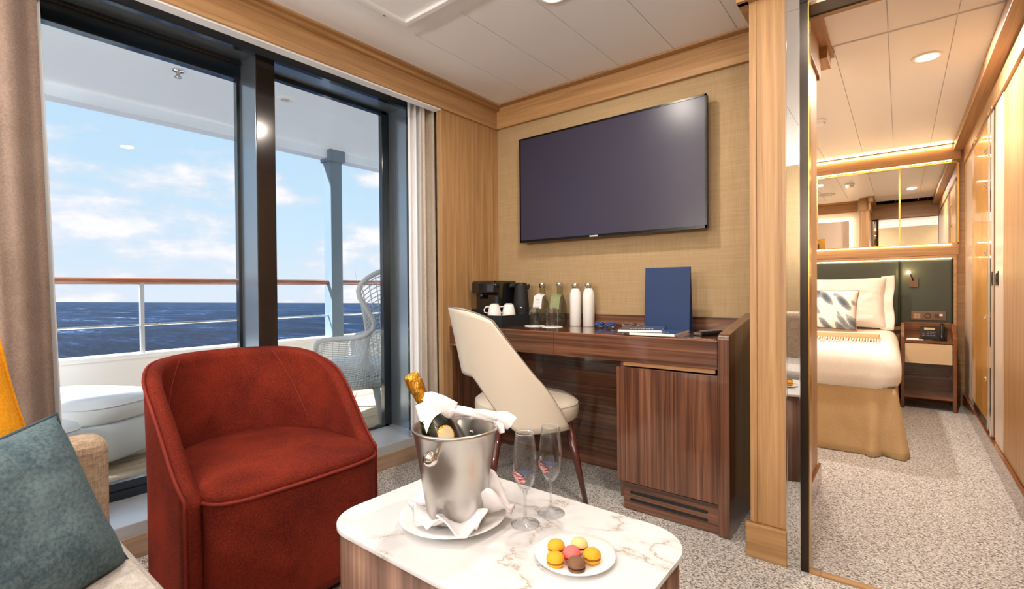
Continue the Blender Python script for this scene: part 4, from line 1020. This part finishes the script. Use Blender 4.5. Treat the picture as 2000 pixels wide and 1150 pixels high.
# patterned cushion
M_leaf = pmat('leaf_print_fabric', rough=.85)
vo = nn(M_leaf.node_tree, 'ShaderNodeTexVoronoi'); vo.inputs['Scale'].default_value = 1; mr_ = nn(M_leaf.node_tree, 'ShaderNodeMapping'); mr_.inputs['Scale'].default_value = (17, 8, 5.5); M_leaf.node_tree.links.new(coords(M_leaf, (1, 1, 1), (0, .65, 0)), mr_.inputs['Vector']); M_leaf.node_tree.links.new(mr_.outputs[0], vo.inputs['Vector'])
nz = noise_n(M_leaf, coords(M_leaf), 45, 4, .7, 1); ml = nn(M_leaf.node_tree, 'ShaderNodeMath', operation='MULTIPLY_ADD'); M_leaf.node_tree.links.new(nz, ml.inputs[0]); ml.inputs[1].default_value = .30; M_leaf.node_tree.links.new(vo.outputs['Distance'], ml.inputs[2])
colour(M_leaf, ml.outputs[0], [(.30, lin((86, 96, 110))), (.5, lin((128, 135, 142))), (.62, lin((168, 170, 164))), (.64, lin((240, 234, 224)))])
cushion_thing('cushion', 'white cushion with grey leaf print and brown piping on the bed', (-.49, 4.93, .81), (1, -.06, -.03), (0, .26, 1), .44, .34, .12, M_leaf, pmat('brown_piping', (150, 96, 72), .7), seed=6)
# throw
M_throw = pmat('peach_throw', (228, 160, 112), .9, sheen=.3)
t = Thing('throw_blanket', 'peach throw with white fringe folded across the bed', 'blanket', (-.8, 4.35, .615))
zz = .624
m = MB(); m.grid(lambda u, v: (-1.5+1.385*u, 4.12+.40*v, zz+.006+.022*math.sqrt(max(0, 1-(2*v-1)**6))+.003*math.sin(20*u+3*v)), 60, 12); m.grid(lambda u, v: (-1.5+1.385*u, 4.12+.40*v, zz), 30, 4)
t.part('blanket_fold', m, M_throw)
t.part('rolled_edge', MB().tube([(-1.5, 4.13, zz+.016), (-.115, 4.13, zz+.016)], .018, 12), M_throw)
m = MB(); rnd = random.Random(5)
for k in range(90):
    x = -1.49+1.375*k/89; dx = rnd.uniform(-.008, .008)
    m.tube([(x, 4.118, zz+.022), (x+dx*.3, 4.095, zz+.010), (x+dx, 3.985+rnd.uniform(-.015, .015), zz+.004)], [.0045, .0055, .004], 5)
fr_ = t.part('fringe', m, pmat('fringe_cream', (242, 226, 206), .9)); fr_['kind'] = 'stuff'

# nightstand
NS = Thing('nightstand', 'reddish wood nightstand with cream drawer and open shelf beside the bed', 'nightstand', (.18, 5.32, 0))
RZ = redwood('Z'); RX = redwood('X')
sp = [(5.15, .0), (5.15, .585), (5.165, .60), (5.34, .69), (5.48, .69), (5.48, .0), (5.44, 0), (5.42, .09), (5.20, .09), (5.185, 0)]
for a, b in ((.006, .030), (.327, .351)):
    NS.part('side_panel', MB().prism(sp, a, b, 'YZ'), RZ, bevel=.002)
NS.part('top', MB().box(.03, 5.155, .54, .327, 5.48, .56), RX)
dr = NS.part('drawer', MB().box(.033, 5.157, .375, .324, 5.45, .534), pmat('cream_lacquer', (214, 186, 146), .4), label='cream drawer front')
NS.part('shelf', MB().box(.03, 5.155, .092, .327, 5.47, .11).box(.03, 5.3, .235, .327, 5.47, .25), RX)
NS.part('back_board', MB().box(.03, 5.46, .11, .327, 5.475, .69), RX)
ph = Thing('telephone', 'dark grey desk telephone with handset and display on the nightstand', 'telephone', (.215, 5.30, .56), rotz=math.radians(-4))
PF = TR(0, 0, .028, 0, math.radians(46))
ph.part('telephone_body', MB().box(-.085, -.075, -.004, .085, .085, .022, PF), M_blackpl, bevel=.004)
ph.part('stand', MB().box(-.07, -.06, 0, .07, .07, .03), M_blackpl)
ph.part('display', MB().box(-.058, .045, .022, .010, .068, .0245, PF), pmat('lcd_display', (186, 170, 130), .3))
m = MB()
for i in range(3):
    for j in range(5): m.box(-.040+.020*i, -.058+.018*j, .022, -.026+.020*i, -.047+.018*j, .026, PF)
for j in range(4): m.box(-.068, -.058+.018*j, .022, -.052, -.048+.018*j, .0255, PF)
ph.part('keypad', m, pmat('key_grey', (96, 96, 100), .4))
m = MB(); m.tube([PF @ Vector((.055, y, z)) for y, z in ((-.07, .032), (-.05, .045), (0, .050), (.055, .045), (.09, .034))], [.020, .019, .015, .019, .021], 14, flat=.75)
ph.part('handset', m, M_blackpl)
ph.part('cord', MB().tube([(.06, -.05, .015), (.085, -.085, .006), (.05, -.10, .006), (.0, -.085, .006)], .004, 8), M_blackpl)
solo('note_card', MB().box(.04, 5.17, .5605, .15, 5.21, .566).box(.045, 5.185, .566, .12, 5.225, .572), M_paper, 'small white folded card lying on the nightstand left of the telephone', 'card')
# socket plate and reading lamp
t = Thing('socket_plate', 'brown metal plate with switches and a power socket on the headboard', 'socket', (.19, 5.50, .70))
t.part('plate', MB().box(.077, 5.492, .708, .305, 5.502, .783), pmat('bronze_plate', (120, 96, 76), .35, metal=.5), bevel=.002)
m = MB()
for i in range(2):
    for j in range(2): m.box(.094+.023*i, 5.489, .722+.021*j, .115+.023*i, 5.493, .741+.021*j)
t.part('switch', m, pmat('switch_face', (168, 140, 116), .35), label='block of four small square switches')
t.part('socket_ring', MB().lathe([(.022, 0), (.022, .003), (.018, .003), (.016, -.004), (.0005, -.004)], 28, TR(.187, 5.491, .745, 0, PI/2)), pmat('dark_socket', (52, 42, 36), .4))
t.part('usb_port', MB().box(.232, 5.489, .728, .262, 5.493, .762), pmat('dark_socket2', (70, 58, 50), .4))
t.part('plug', MB().box(.262, 5.470, .745, .282, 5.492, .762), M_paper)
t = Thing('reading_lamp', 'small lit reading light on a square plate on the green headboard', 'wall lamp', (.09, 5.49, 1.0))
t.part('lamp_plate', MB().box(.068, 5.49, .99, .124, 5.502, 1.075), pmat('bronze_plate2', (96, 74, 58), .35, metal=.5), bevel=.002)
t.part('arm', MB().tube([(.09, 5.49, 1.05), (.078, 5.46, 1.09), (.062, 5.44, 1.115)], .005, 10), M_bronze)
t.part('bulb', MB().grid(lambda u, v: (.058+.013*math.cos(2*PI*u)*math.sin(PI*v), 5.43+.013*math.sin(2*PI*u)*math.sin(PI*v), 1.118+.013*math.cos(PI*v)), 16, 10, cu=True), pmat('bulb_glow', (255, 245, 230), .5, emit=(255, 214, 150), estr=220))
# smoke detector and air vent
def smoke(x, y, lb):
    t = Thing('smoke_detector', lb, 'smoke detector', (x, y, 2.15))
    t.part('detector_base', MB().lathe([(.045, 2.195), (.05, 2.19), (.05, 2.178), (.044, 2.174)], 28, TR(x, y, 0)), M_white)
    t.part('detector_head', MB().lathe([(.040, 2.175), (.038, 2.155), (.03, 2.148), (.0005, 2.147)], 28, TR(x, y, 0)), M_white)
smoke(-.46, 4.15, 'white round smoke detector on the bedroom ceiling above the bed')
x, y = -.75, 3.55
t = Thing('air_vent', 'white round air vent on the bedroom ceiling seen in the wall mirror', 'air vent', (x, y, 2.17))
t.part('vent_ring', MB().lathe([(.10, 2.195), (.10, 2.185), (.075, 2.178), (.07, 2.186)], 36, TR(x, y, 0)), M_white)
t.part('vent_disc', MB().lathe([(.062, 2.182), (.06, 2.174), (.0005, 2.172)], 36, TR(x, y, 0)), M_white)
# backlit panel with a framed screen on the partition wall, seen in the wall mirror
t = Thing('backlit_panel', 'pale wall panel with glowing edges behind the bed foot, seen in the wall mirror', 'wall panel', (-1.1, 2.66, .9))
t.part('panel', MB().box(-1.75, 2.66, .8, -.56, 2.685, 1.93), M_palepanel)
m = MB(); m.box(-1.78, 2.645, 1.935, -.53, 2.655, 1.95).box(-.555, 2.645, .8, -.54, 2.655, 1.94)
t.part('glow_strip', m, M_led)
t = Thing('framed_screen', 'dark screen in a gold frame on the pale panel, seen in the wall mirror', 'screen', (-1.05, 2.70, 1.1))
m = MB(); m.box(-1.50, 2.686, 1.62, -.85, 2.70, 1.69).box(-1.50, 2.686, 1.2, -.85, 2.70, 1.26).box(-1.50, 2.686, 1.26, -1.43, 2.70, 1.62).box(-.92, 2.686, 1.26, -.85, 2.70, 1.62)
t.part('frame', m, M_gold)
t.part('screen_panel', MB().box(-1.43, 2.686, 1.26, -.92, 2.692, 1.62), M_blackpl)
struct('trim_9', MB().box(-2.05, 2.62, 2.05, -.47, 2.645, 2.2).box(-2.05, 2.62, 2.18, -.45, 2.69, 2.2), oak('X'))
struct('trim_10', MB().box(-.44, 2.87, 2.03, -.313, 2.885, 2.2), oak('X'))

# closet mirror door on the right wall
m = MB()
t = Thing('mirror_door', 'tall bronze-tinted mirror door with chrome edges and round fixings in the closet wall', 'mirror door', (XR, 4.4, .13))
t.part('mirror_panel', MB().box(XR-.004, 4.075, .165, XR+.01, 4.86, 2.025), M_goldmirror)
m = MB(); m.box(XR-.014, 4.86, .13, XR+.012, 4.875, 2.03).box(XR-.014, 4.06, .13, XR+.012, 4.075, 2.03).box(XR-.014, 4.075, 2.0, XR+.012, 4.86, 2.02)
t.part('chrome_frame', m, M_chrome)
t.part('bottom_rail', MB().box(XR-.008, 4.06, .125, XR+.012, 4.875, .165), M_blackpl)
for z in (.42, .80, 1.2, 1.62, 1.83):
    t.part('fixing_knob', MB().lathe([(.014, 0), (.014, .004), (.008, .010), (.0005, .011)], 20, TR(XR-.004, 4.22, z, 0, 0, -PI/2)), M_chrome)
t.part('brass_line', MB().box(XR-.0055, 4.42, .2, XR-.003, 4.428, 2.0), M_gold)
t = Thing('closet_pilaster', 'narrow chrome-edged upright between the mirror door and the pale strip', 'panel edge', (XR, 3.95, .13))
t.part('chrome_bar', MB().box(XR-.016, 3.90, .13, XR+.01, 3.945, 2.02), M_chrome)
t.part('pale_face', MB().box(XR-.006, 3.945, .13, XR+.01, 4.06, 2.02), M_palepanel)
t = Thing('door_handle', 'small dark bronze recessed pull on the pale closet strip', 'handle', (XR-.002, 3.78, 1.0))
t.part('pull_plate', MB().box(XR-.006, 3.745, 1.0, XR+.0, 3.845, 1.08), M_bronze, bevel=.001)
t.part('pull_recess', MB().box(XR-.009, 3.775, 1.015, XR-.005, 3.805, 1.065), M_blackpl)
